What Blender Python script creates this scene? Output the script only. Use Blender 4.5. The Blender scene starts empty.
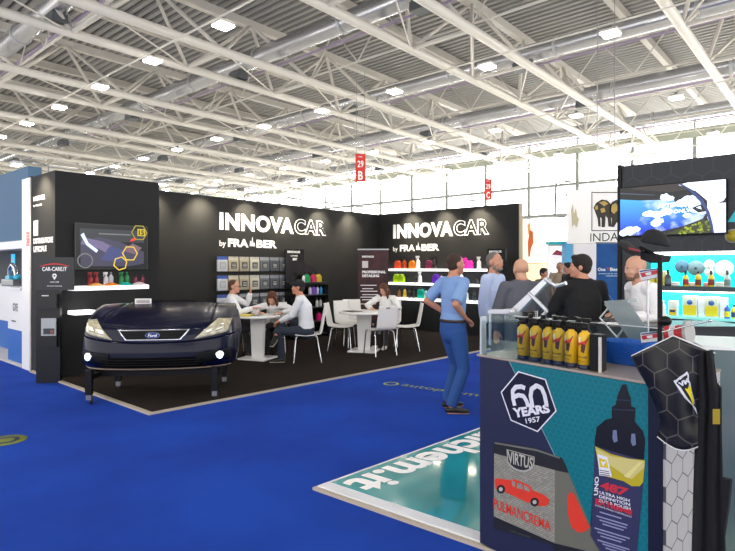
import bpy, math, random
from mathutils import Vector, Matrix
R = random.Random(7)
SC = bpy.context.scene
COL = SC.collection
PI = math.pi
CAMZ = 1.6
FW = Vector((0.752, 0.659, 0)); RT = Vector((0.659, -0.752, 0)); UP = Vector((0, 0, 1))
YAW = math.atan2(0.659, 0.752) - PI / 2          # rotation that turns local +y along the view

def cw(lat, t, z=0.0): return FW * t + RT * lat + UP * z       # a spot t metres ahead, lat metres to the right
def ray(px, py): return FW + RT * ((px - 367.5) / 551) + UP * ((267 - py) / 551)
def hit(px, py, o, n):                                         # a point of the photo on a plane of the place
    d = ray(px, py); c = Vector((0, 0, CAMZ)); o = Vector(o); n = Vector(n)
    return c + d * ((o - c).dot(n) / d.dot(n))
def onfloor(px, py, z=0.0): return hit(px, py, (0, 0, z), (0, 0, 1))
def onU(px, py, u): return hit(px, py, (u, 0, 0), (1, 0, 0))
def onV(px, py, v): return hit(px, py, (0, v, 0), (0, 1, 0))

# ------------------------------------------------------------ materials
MATS = {}
def lin(h):
    h = h.lstrip('#'); o = []
    for i in (0, 2, 4):
        c = int(h[i:i+2], 16) / 255
        o.append(c / 12.92 if c <= .04045 else ((c + .055) / 1.055) ** 2.4)
    return (*o, 1)
def mat(name, hexc, rough=.5, metal=0, emit=0, ehex=None, alpha=1, spec=None, coat=0, trans=0, bump=None, var=None):
    if name in MATS: return MATS[name]
    m = bpy.data.materials.new(name); m.use_nodes = True; MATS[name] = m
    nt = m.node_tree; b = nt.nodes['Principled BSDF']; I = b.inputs
    I['Base Color'].default_value = lin(hexc); I['Roughness'].default_value = rough; I['Metallic'].default_value = metal
    if emit: I['Emission Color'].default_value = lin(ehex or hexc); I['Emission Strength'].default_value = emit
    if alpha < 1: I['Alpha'].default_value = alpha
    if spec is not None: I['Specular IOR Level'].default_value = spec
    if coat: I['Coat Weight'].default_value = coat; I['Coat Roughness'].default_value = .06
    if trans: I['Transmission Weight'].default_value = trans
    tc = nt.nodes.new('ShaderNodeTexCoord')
    if var:                                                    # var = (second colour, scale, detail)
        n = nt.nodes.new('ShaderNodeTexNoise'); n.inputs['Scale'].default_value = var[1]; n.inputs['Detail'].default_value = var[2]
        nt.links.new(tc.outputs['Object'], n.inputs['Vector'])
        r = nt.nodes.new('ShaderNodeMix'); r.data_type = 'RGBA'
        mp = nt.nodes.new('ShaderNodeMapRange'); mp.inputs[1].default_value = .35; mp.inputs[2].default_value = .65
        nt.links.new(n.outputs['Fac'], mp.inputs[0]); nt.links.new(mp.outputs[0], r.inputs['Factor'])
        r.inputs['A'].default_value = lin(hexc); r.inputs['B'].default_value = lin(var[0])
        nt.links.new(r.outputs['Result'], I['Base Color'])
    if bump:                                                   # bump = (scale, strength)
        n = nt.nodes.new('ShaderNodeTexNoise'); n.inputs['Scale'].default_value = bump[0]; n.inputs['Detail'].default_value = 3
        nt.links.new(tc.outputs['Object'], n.inputs['Vector'])
        bp = nt.nodes.new('ShaderNodeBump'); bp.inputs['Strength'].default_value = bump[1]; bp.inputs['Distance'].default_value = .02
        nt.links.new(n.outputs['Fac'], bp.inputs['Height']); nt.links.new(bp.outputs['Normal'], I['Normal'])
    return m
def hexmat(name, base, line, size, width, axes='YZ', rough=.5, stretch=1.0, soft=.02):
    """hexagon outline pattern over an object's own coordinates"""
    m = mat(name, base, rough); nt = m.node_tree; N = nt.nodes.new; L = nt.links.new
    tc = N('ShaderNodeTexCoord'); sp = N('ShaderNodeSeparateXYZ'); L(tc.outputs['Object'], sp.inputs[0])
    cb = N('ShaderNodeCombineXYZ'); L(sp.outputs[axes[0]], cb.inputs[0]); L(sp.outputs[axes[1]], cb.inputs[1])
    def vm(op, a, b=None):
        n = N('ShaderNodeVectorMath'); n.operation = op
        for i, x in enumerate((a, b)):
            if x is None: continue
            if isinstance(x, tuple): n.inputs[i].default_value = x
            else: L(x, n.inputs[i])
        return n
    def ma(op, a, b=None, c=None):
        n = N('ShaderNodeMath'); n.operation = op
        for i, x in enumerate((a, b, c)):
            if x is None: continue
            if isinstance(x, (int, float)): n.inputs[i].default_value = x
            else: L(x, n.inputs[i])
        return n.outputs[0]
    p = vm('MULTIPLY', cb.outputs[0], (1 / size, 1 / (size * stretch), 0)).outputs[0]
    p = vm('ADD', p, (200, 200 * 1.7320508, 0)).outputs[0]
    s = (1, 1.7320508, 1); h = (.5, .8660254, 0)
    a = vm('SUBTRACT', vm('MODULO', p, s).outputs[0], h).outputs[0]
    b = vm('SUBTRACT', vm('MODULO', vm('SUBTRACT', p, h).outputs[0], s).outputs[0], h).outputs[0]
    def ed(v):
        ab = vm('ABSOLUTE', v).outputs[0]; q = N('ShaderNodeSeparateXYZ'); L(ab, q.inputs[0])
        k = ma('ADD', ma('MULTIPLY', q.outputs[0], .5), ma('MULTIPLY', q.outputs[1], .8660254))
        return ma('MAXIMUM', k, q.outputs[0])
    e = ma('MINIMUM', ed(a), ed(b))
    f = N('ShaderNodeMapRange'); L(e, f.inputs[0]); f.inputs[1].default_value = .5 - width - soft; f.inputs[2].default_value = .5 - width
    mx = N('ShaderNodeMix'); mx.data_type = 'RGBA'; L(f.outputs[0], mx.inputs['Factor'])
    mx.inputs['A'].default_value = lin(base); mx.inputs['B'].default_value = lin(line)
    L(mx.outputs['Result'], nt.nodes['Principled BSDF'].inputs['Base Color'])
    return m
def glass(name, tint='#f2f8f8', fac=.01, rough=.03):
    if name in MATS: return MATS[name]
    m = bpy.data.materials.new(name); m.use_nodes = True; MATS[name] = m; nt = m.node_tree; nt.nodes.clear()
    o = nt.nodes.new('ShaderNodeOutputMaterial'); t = nt.nodes.new('ShaderNodeBsdfTransparent'); g = nt.nodes.new('ShaderNodeBsdfGlossy')
    mx = nt.nodes.new('ShaderNodeMixShader'); t.inputs[0].default_value = lin(tint); g.inputs['Roughness'].default_value = rough
    fr = nt.nodes.new('ShaderNodeFresnel'); fr.inputs['IOR'].default_value = 1.25
    ad = nt.nodes.new('ShaderNodeMath'); ad.operation = 'ADD'; ad.inputs[1].default_value = fac; ad.use_clamp = True
    nt.links.new(fr.outputs[0], ad.inputs[0]); nt.links.new(ad.outputs[0], mx.inputs[0])
    nt.links.new(t.outputs[0], mx.inputs[1]); nt.links.new(g.outputs[0], mx.inputs[2]); nt.links.new(mx.outputs[0], o.inputs[0])
    return m

# ------------------------------------------------------------ object helpers
def tag(o, label=None, cat=None, group=None, kind=None):
    if label: o['label'] = label
    if cat: o['category'] = cat
    if group: o['group'] = group
    if kind: o['kind'] = kind
    return o
def empty(name, loc=(0, 0, 0), rz=0, label=None, cat=None, group=None, kind=None):
    o = bpy.data.objects.new(name, None); COL.objects.link(o); o.location = loc; o.rotation_euler = (0, 0, rz)
    o.empty_display_size = .1
    return tag(o, label, cat, group, kind)
def kids(o, _c={}):
    return list(o.children)
def copy_tree(o, parent=None, loc=None, rz=None, label=None, group=None):
    c = o.copy(); COL.objects.link(c)
    if parent is not None: c.parent = parent
    for ch in kids(o): copy_tree(ch, c)
    if loc is not None: c.location = loc
    if rz is not None: c.rotation_euler = (0, 0, rz)
    if label: c['label'] = label
    if group: c['group'] = group
    return c

class MB:
    """collects shapes; build() links them as ONE mesh object"""
    def __init__(s): s.v = []; s.f = []; s.m = []; s.mats = []; s.sm = []
    def mi(s, m):
        if m not in s.mats: s.mats.append(m)
        return s.mats.index(m)
    def add(s, vs, fs, m, sm=False):
        b = len(s.v); s.v += [tuple(v) for v in vs]; k = s.mi(m)
        for f in fs: s.f.append([b + i for i in f]); s.m.append(k); s.sm.append(sm)
        return s
    def box(s, lo, hi, m, M=None):
        x0, y0, z0 = lo; x1, y1, z1 = hi
        vs = [Vector(p) for p in ((x0,y0,z0),(x1,y0,z0),(x1,y1,z0),(x0,y1,z0),(x0,y0,z1),(x1,y0,z1),(x1,y1,z1),(x0,y1,z1))]
        if M is not None: vs = [M @ v for v in vs]
        return s.add(vs, [(0,3,2,1),(4,5,6,7),(0,1,5,4),(1,2,6,5),(2,3,7,6),(3,0,4,7)], m)
    def cbox(s, c, d, m, M=None): return s.box([c[i] - d[i] / 2 for i in range(3)], [c[i] + d[i] / 2 for i in range(3)], m, M)
    def tube(s, pts, r, m, seg=8, sm=True, cap=True):
        pts = [Vector(p) for p in pts]; n = len(pts); rs = r if isinstance(r, (list, tuple)) else [r] * n
        vs = []; fs = []; up = None
        for i, p in enumerate(pts):
            d = (pts[min(i + 1, n - 1)] - pts[max(i - 1, 0)]).normalized()
            if up is None: up = Vector((0, 0, 1)) if abs(d.z) < .9 else Vector((1, 0, 0))
            a = d.cross(up).normalized(); b = a.cross(d).normalized(); up = b
            for k in range(seg):
                t = 2 * PI * (k + .5) / seg; vs.append(p + a * (math.cos(t) * rs[i]) + b * (math.sin(t) * rs[i]))
        for i in range(n - 1):
            for k in range(seg):
                k2 = (k + 1) % seg; fs.append((i*seg+k, i*seg+k2, (i+1)*seg+k2, (i+1)*seg+k))
        s.add(vs, fs, m, sm)
        if cap: s.add(vs[:seg], [tuple(range(seg))[::-1]], m); s.add(vs[-seg:], [tuple(range(seg))], m)
        return s
    def lathe(s, prof, c, m, seg=16, sm=True, M=None):
        vs = []; fs = []
        for r, z in prof:
            for k in range(seg):
                t = 2 * PI * k / seg; v = Vector((c[0] + r * math.cos(t), c[1] + r * math.sin(t), c[2] + z)); vs.append(M @ v if M is not None else v)
        n = len(prof)
        for i in range(n - 1):
            for k in range(seg):
                k2 = (k + 1) % seg; fs.append((i*seg+k, i*seg+k2, (i+1)*seg+k2, (i+1)*seg+k))
        fs.append(tuple(range(seg))[::-1]); fs.append(tuple((n-1)*seg + k for k in range(seg)))
        return s.add(vs, fs, m, sm)
    def sphere(s, c, r, m, seg=12, M=None):
        rr = (r, r, r) if not isinstance(r, (tuple, list)) else r
        vs = []; fs = []; n = seg // 2 + 1
        for i in range(n):
            p = PI * i / (n - 1)
            for k in range(seg):
                t = 2 * PI * k / seg; rad = max(math.sin(p), .002)
                v = Vector((c[0] + rr[0]*rad*math.cos(t), c[1] + rr[1]*rad*math.sin(t), c[2] - rr[2]*math.cos(p))); vs.append(M @ v if M is not None else v)
        for i in range(n - 1):
            for k in range(seg):
                k2 = (k + 1) % seg; fs.append((i*seg+k, i*seg+k2, (i+1)*seg+k2, (i+1)*seg+k))
        return s.add(vs, fs, m, True)
    def poly(s, pts, m): return s.add(pts, [tuple(range(len(pts)))], m)
    def prism(s, pts, d, m):
        """closed outline pts (3-D, planar) pushed by vector d"""
        pts = [Vector(p) for p in pts]; d = Vector(d); n = len(pts)
        return s.add(pts + [p + d for p in pts], [tuple(range(n)), tuple(range(2*n - 1, n - 1, -1))] + [((i+1) % n, i, i + n, (i+1) % n + n) for i in range(n)], m)
    def grid(s, fn, nu, nv, m, sm=True):
        vs = [fn(i / nu, j / nv) for i in range(nu + 1) for j in range(nv + 1)]
        return s.add(vs, [(i*(nv+1)+j, (i+1)*(nv+1)+j, (i+1)*(nv+1)+j+1, i*(nv+1)+j+1) for i in range(nu) for j in range(nv)], m, sm)
    def build(s, name, parent=None, loc=None, rz=None, bevel=0, solid=0, sub=0):
        me = bpy.data.meshes.new(name); me.from_pydata(s.v, [], s.f)
        for m in s.mats: me.materials.append(m)
        me.polygons.foreach_set('material_index', s.m); me.polygons.foreach_set('use_smooth', s.sm); me.update()
        o = bpy.data.objects.new(name, me); COL.objects.link(o)
        if parent is not None: o.parent = parent
        if loc is not None: o.location = loc
        if rz is not None: o.rotation_euler = (0, 0, rz)
        if solid: q = o.modifiers.new('solid', 'SOLIDIFY'); q.thickness = solid; q.offset = 0
        if sub: q = o.modifiers.new('sub', 'SUBSURF'); q.levels = q.render_levels = sub
        if bevel: q = o.modifiers.new('bevel', 'BEVEL'); q.width = bevel; q.segments = 2; q.limit_method = 'ANGLE'; q.angle_limit = .7
        return o

_T = {}
def text_shape(txt, bold=0.0, spacing=1.0, shear=0):
    k = (txt, bold, spacing, shear)
    if k in _T: return _T[k]
    cu = bpy.data.curves.new('t', 'FONT'); cu.body = txt; cu.offset = bold; cu.space_character = spacing; cu.shear = shear
    cu.resolution_u = 4; cu.fill_mode = 'BOTH'; cu.align_x = 'LEFT'
    o = bpy.data.objects.new('t', cu); COL.objects.link(o); bpy.context.view_layer.update()
    me = o.evaluated_get(bpy.context.evaluated_depsgraph_get()).to_mesh()
    vs = [(v.co.x, v.co.y) for v in me.vertices]; fs = [tuple(p.vertices) for p in me.polygons]
    bpy.data.objects.remove(o); bpy.data.curves.remove(cu)
    x0 = min(v[0] for v in vs); x1 = max(v[0] for v in vs); y0 = min(v[1] for v in vs); y1 = max(v[1] for v in vs)
    _T[k] = ([((x - x0) / (x1 - x0), (y - y0) / (y1 - y0)) for x, y in vs], fs, (x1 - x0) / (y1 - y0))
    return _T[k]
def write(mb, txt, o, x, y, m, bold=.02, depth=0, spacing=1.0, shear=0, keep=False):
    """lettering whose bounding box starts at o and spans the vectors x and y; keep: width follows from the height"""
    o = Vector(o); x = Vector(x); y = Vector(y); vs, fs, ar = text_shape(txt, bold, spacing, shear)
    if keep: x = x.normalized() * (y.length * ar)
    P = [o + x * a + y * b for a, b in vs]
    if depth:
        n = x.cross(y).normalized() * depth
        mb.add([p + n for p in P], fs, m)
        return mb
    return mb.add(P, fs, m)
def write4(mb, txt, bl, br, tl, tr, m, bold=.02):              # bilinear between four corners of a flat surface
    vs, fs, ar = text_shape(txt, bold); bl, br, tl, tr = map(Vector, (bl, br, tl, tr))
    return mb.add([(bl*(1-a) + br*a)*(1-b) + (tl*(1-a) + tr*a)*b for a, b in vs], fs, m)
# ------------------------------------------------------------ common materials
white_steel = mat('painted steel', '#e9e5dd', .45)
deck_m = mat('roof deck', '#aeacaa', .6)
zinc = mat('galvanised duct', '#d2d4da', .27, .85, bump=(3, .1))
zinc_band = mat('duct joint', '#d6d8dc', .35, .6)
lampw = mat('lamp diffuser', '#ffffff', .5, emit=55, ehex='#fffaf2')
white = mat('white lacquer', '#f2f2f0', .35)
whitep = mat('white print', '#f4f4f4', .5)
whitelet = mat('white lettering', '#ffffff', .5)
black = mat('black plastic', '#08090a', .45, spec=.25)
blackm = mat('matt black', '#101114', .7)
chrome = mat('chrome', '#d8dade', .15, 1)
steel = mat('brushed steel', '#9a9ca0', .35, .9)
wallm = mat('black fabric wall', '#121315', .75, bump=(120, .08), var=('#0f1012', 3, 3))
redsign = mat('red sign', '#e0352b', .5)
acry = glass('acrylic')
edgeacr = mat('acrylic edge', '#dfe6ea', .2, alpha=.62)
skin = mat('skin', '#c98f74', .5); skin2 = mat('skin fair', '#d9a488', .5)
lipm = mat('lips', '#a45f52', .5); eyem = mat('eye dark', '#1d1512', .3)

# ------------------------------------------------------------ the hall
blue_carpet = mat('blue carpet', '#1c4ab6', .95, spec=.15, bump=(260, .5), var=('#1a3da0', 1.1, 6))
MB().box((-14, -16, -.12), (46, 66, -.004), mat('hall concrete floor', '#cdc9c2', .6, var=('#bdb9b1', .6, 4))).build('floor')['kind'] = 'structure'
b = MB().prism([(-7, -9, -.004), (12.6, -9, -.004), (12.6, 9.55, -.004), (3.0, 9.55, -.004), (3.0, 26, -.004), (-7, 26, -.004)], (0, 0, .004), blue_carpet)
b.build('floor_blue_carpet')['kind'] = 'structure'
# roof deck: real trapezoid corrugation running along the hall
b = MB(); p = .36; u = -10.0; pr = []
while u < 44: pr += [(u, 12.0), (u + .16, 12.0), (u + .2, 12.09), (u + .32, 12.09)]; u += p
vs = [(a, -12, z) for a, z in pr] + [(a, 64, z) for a, z in pr]; n = len(pr)
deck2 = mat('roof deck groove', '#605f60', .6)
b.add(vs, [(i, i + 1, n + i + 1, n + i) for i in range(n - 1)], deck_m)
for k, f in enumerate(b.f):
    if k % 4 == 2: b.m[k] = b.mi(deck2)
b.box((-10, -12, 12.2), (44, 64, 12.3), deck_m)
b.build('ceiling')['kind'] = 'structure'
# end wall with its window bands, far wall
sky_pane = mat('daylit translucent pane', '#ffffff', .4, emit=7, ehex='#fffdf6')
hallw = mat('hall wall', '#8e9492', .7); hallg = mat('hall wall girder', '#a8ada0', .6)
b = MB().box((43, -12, 0), (43.3, 64, 3.4), hallw).box((43, -12, 10.45), (43.3, 64, 11.1), hallg).box((43, -12, 11.95), (43.3, 64, 12.2), hallw)
for v in range(-12, 65, 4): b.box((43, v - .12, 3.4), (43.3, v + .12, 10.45), hallw); b.box((43, v - .06, 11.1), (43.3, v + .06, 11.95), hallw)
b.box((42.9, -12, 5.6), (43.3, 64, 5.85), hallw); b.box((42.9, -12, 8.0), (43.3, 64, 8.2), hallw)
b.build('wall_right_end')['kind'] = 'structure'
MB().box((43.32, -12, 3.4), (43.4, 64, 10.45), sky_pane).build('window_1')['kind'] = 'structure'
MB().box((43.32, -12, 11.1), (43.4, 64, 11.95), sky_pane).build('window_2')['kind'] = 'structure'
b = MB().box((-10, 63, 0), (43, 63.3, 8.6), hallw).box((-10, 63, 10.6), (43, 63.3, 12.2), hallg)
b.build('wall_far')['kind'] = 'structure'
MB().box((-10, 63.1, 8.6), (43, 63.2, 10.6), sky_pane).build('window_3')['kind'] = 'structure'

# roof trusses: two lower chords, a top chord, braces between them
def bar_mesh(L_, r, m, seg=6): return MB().tube([(0, 0, 0), (0, 0, L_)], r, m, seg)
def bar(proto, a, b_, parent, name):
    a = Vector(a); b_ = Vector(b_); d = b_ - a
    o = proto.copy(); o.name = name; COL.objects.link(o); o.parent = parent
    o.rotation_mode = 'QUATERNION'; o.rotation_quaternion = d.to_track_quat('Z', 'Y'); o.location = a; o.scale = (1, 1, d.length)
    return o
P_web = MB().tube([(0, 0, 0), (0, 0, 1)], .075, white_steel, 6).build('brace')
P_thin = MB().tube([(0, 0, 0), (0, 0, 1)], .032, white_steel, 5).build('tie_rod')
zc, zt = 9.55, 11.6; U0, U1 = -6, 43; pitch = 4.35
def truss():
    t = empty('roof_truss', (0, 0, 0), 0, 'white tubular steel roof truss crossing under the corrugated hall ceiling', 'roof truss', 'roof trusses of the hall')
    for dv in (-1.25, 1.25): MB().tube([(U0, dv, zc), (U1, dv, zc)], .165, white_steel, 10).build('bottom_chord', t)
    MB().box((U0, -.13, zt - .16), (U1, .13, zt + .16), white_steel).build('top_chord', t)
    n = int((U1 - U0) / pitch) + 1
    for i in range(n):
        u = U0 + .4 + i * pitch
        bar(P_web, (u, -1.25, zc), (u, 1.25, zc), t, 'strut')
        if i < n - 1:
            for dv in (-1.25, 1.25):
                bar(P_web, (u, dv, zc), (u + pitch / 2, 0, zt), t, 'brace'); bar(P_web, (u + pitch, dv, zc), (u + pitch / 2, 0, zt), t, 'brace')
            bar(P_thin, (u, -1.25, zc), (u + pitch, 1.25, zc), t, 'tie_rod')
    return t
TV = [-4.9 + 7.85 * k for k in range(9)]
t0 = truss(); t0.location = (0, TV[0], 0)
for v in TV[1:]: copy_tree(t0, None, (0, v, 0))
# purlins between trusses and lattice girders along the hall
pu0 = MB().box((U0, -.12, -.17), (U1, .12, .17), mat('purlin', '#d6d2ca', .5)).build('purlin', None, (0, TV[0] + 3.9, 11.75))
tag(pu0, 'pale steel purlin beam under the roof deck between two trusses', 'roof beam', 'purlins of the hall roof')
for v in TV[1:-1]: copy_tree(pu0, None, (0, v + 3.9, 11.75))
def girder():
    g = empty('lattice_girder', (0, 0, 0), 0, 'light lattice girder of thin tubes running lengthwise under the hall roof', 'roof girder', 'lattice girders linking the trusses')
    MB().tube([(0, -8, 11.35), (0, 60, 11.35)], .06, white_steel, 6).build('top_chord', g)
    MB().tube([(0, -8, 9.75), (0, 60, 9.75)], .05, white_steel, 6).build('bottom_chord', g)
    for v in TV[:-1]:
        for k in range(2):
            a = v + 1.25 + k * 2.67
            bar(P_thin, (0, a, 9.75), (0, a + 1.33, 11.35), g, 'brace'); bar(P_thin, (0, a + 2.67, 9.75), (0, a + 1.33, 11.35), g, 'brace')
    return g
g0 = girder(); g0.location = (-1.2 + .0, 0, 0)
for k in range(1, 6): copy_tree(g0, None, (-1.2 + 8.7 * k, 0, 0))
for o in (P_web, P_thin): bpy.data.objects.remove(o)

# ducts
def duct(u, z, r, far):
    d = empty('air_duct', (u, 0, z), 0, None, 'air duct')
    tag(d, {7.0: 'galvanised round air duct nearest the left edge of the roof view', 14.3: 'galvanised air duct passing above the black tower and left stand wall',
            21.4: 'galvanised air duct running over the middle of the stand', 28.4: 'galvanised air duct high over the right booth',
            35.6: 'galvanised air duct next to the bright end windows'}[u])
    MB().tube([(0, -8, 0), (0, 62, 0)], r, zinc, 18).build('pipe', d)
    for k in range(14):
        v = -6 + k * 4.9; MB().tube([(0, v, 0), (0, v + .12, 0)], r + .03, zinc_band, 18).build('joint_ring', d)
        if k % 2: MB().cbox((0, v + 1.5, -r - .12), (.5, .7, .3), mat('outlet', '#6f7478', .5, .4)).build('outlet', d)
    MB().tube([(.6, -8, -.3), (.6, 62, -.3)], .05, mat('conduit', '#b9a9c8', .4, .3), 6).build('conduit', d)
for u in (7.0, 14.3, 21.4, 28.4, 35.6): duct(u, 10.35, .36, 0)

# high bay lights in rows hung on a thin rail
def light_row(u):
    o = MB().tube([(0, -6, 0), (0, 60, 0)], .035, white_steel, 6).build('lighting_rail', None, (u, 0, 9.29))
    tag(o, 'thin white lighting rail stretched across the hall under the trusses', 'lighting rail', 'lighting rails')
def high_bay():
    h = empty('hanging_high_bay_lamp', (0, 0, 9), 0, 'square white high bay lamp glowing on a thin rail under the roof', 'ceiling lamp', 'high bay lamps of the hall')
    MB().box((-.26, -.26, -.0), (.26, .26, .08), white_steel).lathe([(.12, .08), (.08, .2), (.02, .25)], (0, 0, 0), steel, 10).build('housing', h)
    MB().box((-.235, -.235, -.05), (.235, .235, -.003), lampw).build('diffuser', h)
    return h
hb = None
for ru in (1.2, 9.75, 18.15, 26.9, 35.5):
    light_row(ru)
    for k in range(-1, 13):
        v = 1.35 + 4.35 * k
        if ru == 1.2 and k > 3: continue
        if hb is None: hb = high_bay(); hb.location = (ru, v, 8.98)
        else: copy_tree(hb, None, (ru, v, 8.98))

# hanging row signs
def row_sign(px, t, ztop, h, l1, l2, label):
    c = cw((px - 367.5) / 551 * t, t, 0)
    s = empty('hanging_row_sign', (c.x, c.y, 0), YAW, label, 'sign', None)
    w = h * .36
    MB().box((-w/2, -.02, ztop - h), (w/2, .02, ztop), redsign).build('panel', s)
    b = MB()
    write(b, l1, (-w*.3, -.023, ztop - h*.48), (w*.6, 0, 0), (0, 0, h*.24), whitelet, .02)
    write(b, l2, (-w*.24, -.023, ztop - h*.93), (w*.48, 0, 0), (0, 0, h*.32), whitelet, .03)
    write(b, 'HALL', (-w*.2, -.023, ztop - h*.12), (w*.4, 0, 0), (0, 0, h*.045), whitelet, .02)
    b.build('lettering', s)
    MB().tube([(-w*.4, 0, ztop), (-w*.4, 0, 9.4)], .01, steel, 4).build('cable', s)
    MB().tube([(w*.4, 0, ztop), (w*.4, 0, 9.4)], .01, steel, 4).build('cable', s)
row_sign(360.5, 22, 1.6 + 113*22/551, 28*22/551, '29', 'B', 'red hanging sign with white 29 B')
row_sign(488, 30, 1.6 + 88*30/551, 21*30/551, '29', 'C', 'narrow red hanging sign with white 29 C above the right stand wall')
# ------------------------------------------------------------ the black stand
dark_carpet = mat('dark brown carpet', '#2e2723', .95, spec=.1, bump=(240, .5), var=('#292320', 1.4, 5))
wood_edge = mat('pale platform edge', '#b9ad9c', .6)
A = onfloor(152, 414); B = onfloor(441, 358.7); dAB = (B - A).normalized(); C_ = A + dAB * 8.9
MB().prism([(A.x, A.y, .0), (C_.x, C_.y, .0), (11.24, 9.5, 0), (A.x, 9.5, 0)], (0, 0, .02), dark_carpet).build('floor_stand_carpet')['kind'] = 'structure'
b = MB(); nrm = Vector((dAB.y, -dAB.x, 0))
b.prism([A, C_, C_ + nrm * .03, A + nrm * .03], (0, 0, .024), wood_edge)
b.prism([(A.x - .05, A.y - .03, 0), (A.x, A.y - .03, 0), (A.x, 9.4, 0), (A.x - .05, 9.4, 0)], (0, 0, .024), wood_edge)
b.build('trim_1')['kind'] = 'structure'
VW = 9.5; UW = 11.24
wb = MB().box((2.97, VW, 0), (UW + .12, VW + .12, 3.0), wallm).build('wall_back'); wb['kind'] = 'structure'
V0 = onU(519, 203, UW).y
wr = MB().box((UW, V0, 0), (UW + .12, VW, 3.0), wallm).build('wall_right'); wr['kind'] = 'structure'
trimgold = mat('panel edge', '#b9a98c', .5)
MB().box((UW - .0, V0 - .03, 0), (UW + .12, V0, 3.0), trimgold).build('trim_2')['kind'] = 'structure'

def logo_lines(par, P, ux, D=.006):
    """INNOVACAR with its second line; P(px,py) gives wall points, ux the reading direction"""
    pass
def stand_logo(par, o, rd, nrm_, w, h, w2, o2x):
    o = Vector(o); rd = Vector(rd); z = Vector((0, 0, 1)); nv = Vector(nrm_)
    b = MB(); e = nv * .006
    write(b, 'INNOVA', o + e, rd * (w * .655), z * h, whitelet, .05, spacing=1.07)
    write(b, 'CAR', o + e + rd * (w * .66), rd * (w * .34), z * h, whitelet, .06, spacing=1.05)
    write(b, 'CAR', o + nv * .009 + rd * (w * .66 + .022) + z * .02, rd * (w * .34 - .044), z * (h - .04), wallm, .018, spacing=1.12)
    o2 = o + e - z * .335 + rd * o2x
    b.build('lettering', par); b = MB()
    write(b, 'by', o + e - z * .36, rd * .15, z * .15, whitelet, .01)
    write(b, 'FRA', o2, rd * (w2 * .40), z * .17, whitelet, .045)
    write(b, 'BER', o2 + rd * (w2 * .56), rd * (w2 * .44), z * .17, whitelet, .045)
    c = o2 + rd * (w2 * .48) + z * .03                         # the little flame between the two halves
    b.poly([c - rd*.07, c + rd*.07, c + rd*.05 + z*.08, c + rd*.02 + z*.06, c + z*.2, c - rd*.025 + z*.07, c - rd*.06 + z*.12], whitelet)
    b.build('lettering', par)
stand_logo(wb, (6.34, VW, 2.345), (1, 0, 0), (0, -1, 0), 2.99, .36, 1.27, .2)
stand_logo(wr, (UW, 8.957, 2.335), (0, -1, 0), (-1, 0, 0), 2.79, .37, 1.22, .22)

# arm spotlights on top of the walls
spot_m = mat('spot glow', '#ffffff', .4, emit=25, ehex='#fff0d0')
def arm_spot():
    s = empty('arm_spotlight', (0, 0, 0), 0, None, 'spotlight')
    MB().tube([(0, .06, -.04), (0, .06, .1), (0, -.1, .14), (0, -.32, .1)], .012, steel, 6).build('arm', s)
    MB().cbox((0, -.36, .085), (.2, .12, .05), steel).build('lamp_head', s, bevel=.01)
    MB().cbox((0, -.36, .052), (.17, .1, .012), spot_m).build('lamp_glass', s)
    l = bpy.data.lights.new('spot_light', 'SPOT'); l.energy = 150; l.spot_size = 1.7; l.spot_blend = 1.0; l.color = (1, .86, .62); l.shadow_soft_size = .05
    lo = bpy.data.objects.new('spot_light', l); COL.objects.link(lo); lo.parent = s; lo.location = (0, -.36, .03)
    lo.rotation_euler = (-.42 + .9, 0, 0)
    lo.rotation_euler = (math.radians(34), 0, 0)                # leans towards the wall
    return s
sp0 = arm_spot(); first = True
def put_spot(x, y, rz, label, group, z=3.0):
    global first
    if first: sp0.location = (x, y, z); sp0.rotation_euler = (0, 0, rz); tag(sp0, label, None, group); first = False; return sp0
    return copy_tree(sp0, None, (x, y, z), rz, label, group)
for px, py in ((160, 191), (210, 197), (255, 202), (294, 207), (328, 210), (358, 213)):
    q = onV(px, py, 9.2); put_spot(q.x, VW, 0, 'small arm spotlight reaching out over the left black stand wall', 'spotlights over the left stand wall')
for px, py in ((403.6, 213), (437, 210), (472, 206.6)):
    q = onU(px, py, 10.9); put_spot(UW, q.y, -PI / 2, 'small arm spotlight reaching out over the right black stand wall', 'spotlights over the right stand wall')

# display tower with screen
tw = empty('display_tower', (2.97, 8.52, 0), 0, 'tall black exhibition tower carrying a screen and white logo print on its side', 'exhibition tower')
MB().box((0, 0, 0), (1.57, .97, 2.98), wallm).build('body', tw)
b = MB(); z = Vector((0, 0, 1))
def TF(px, py): return onU(px, py, 2.97 - .006) - Vector((2.97, 8.52, 0))
def band(txt, x0, x1, y0, y1, bold):
    write4(b, txt, TF(x0, y1[0]), TF(x1, y1[1]), TF(x0, y0[0]), TF(x1, y0[1]), whitelet, bold)
band('INNOVACAR', 33.3, 45, (197, 194), (201.5, 199), .05)
band('by FRABER', 33.3, 42, (205, 203.5), (207.5, 206), .02)
b.poly([TF(33.5, 236), TF(38, 235.5), TF(38, 220), TF(33.5, 221)], whitelet)
band('DISTRIBUTORE', 33.4, 53, (238.5, 236.5), (244, 242.5), .06)
band('UFFICIALE', 33.4, 46.5, (246.5, 245.3), (252.5, 251.2), .06)
b.build('lettering', tw)
put_spot(2.97, 8.95, -PI/2, 'arm spotlight lighting the lettered side of the black tower', None)
MB().box((2.95, 9.5, 0), (3.35, 9.85, 2.98), white).build('trim_3')['kind'] = 'structure'
b = MB(); write4(b, 'STAND B 29', *[onU(x, y, 2.945) for x, y in ((29.5, 246), (29.5, 232), (26.3, 246), (26.3, 232))], redsign, .04)
q = b.build('lettering', bpy.data.objects['trim_3'])

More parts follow.
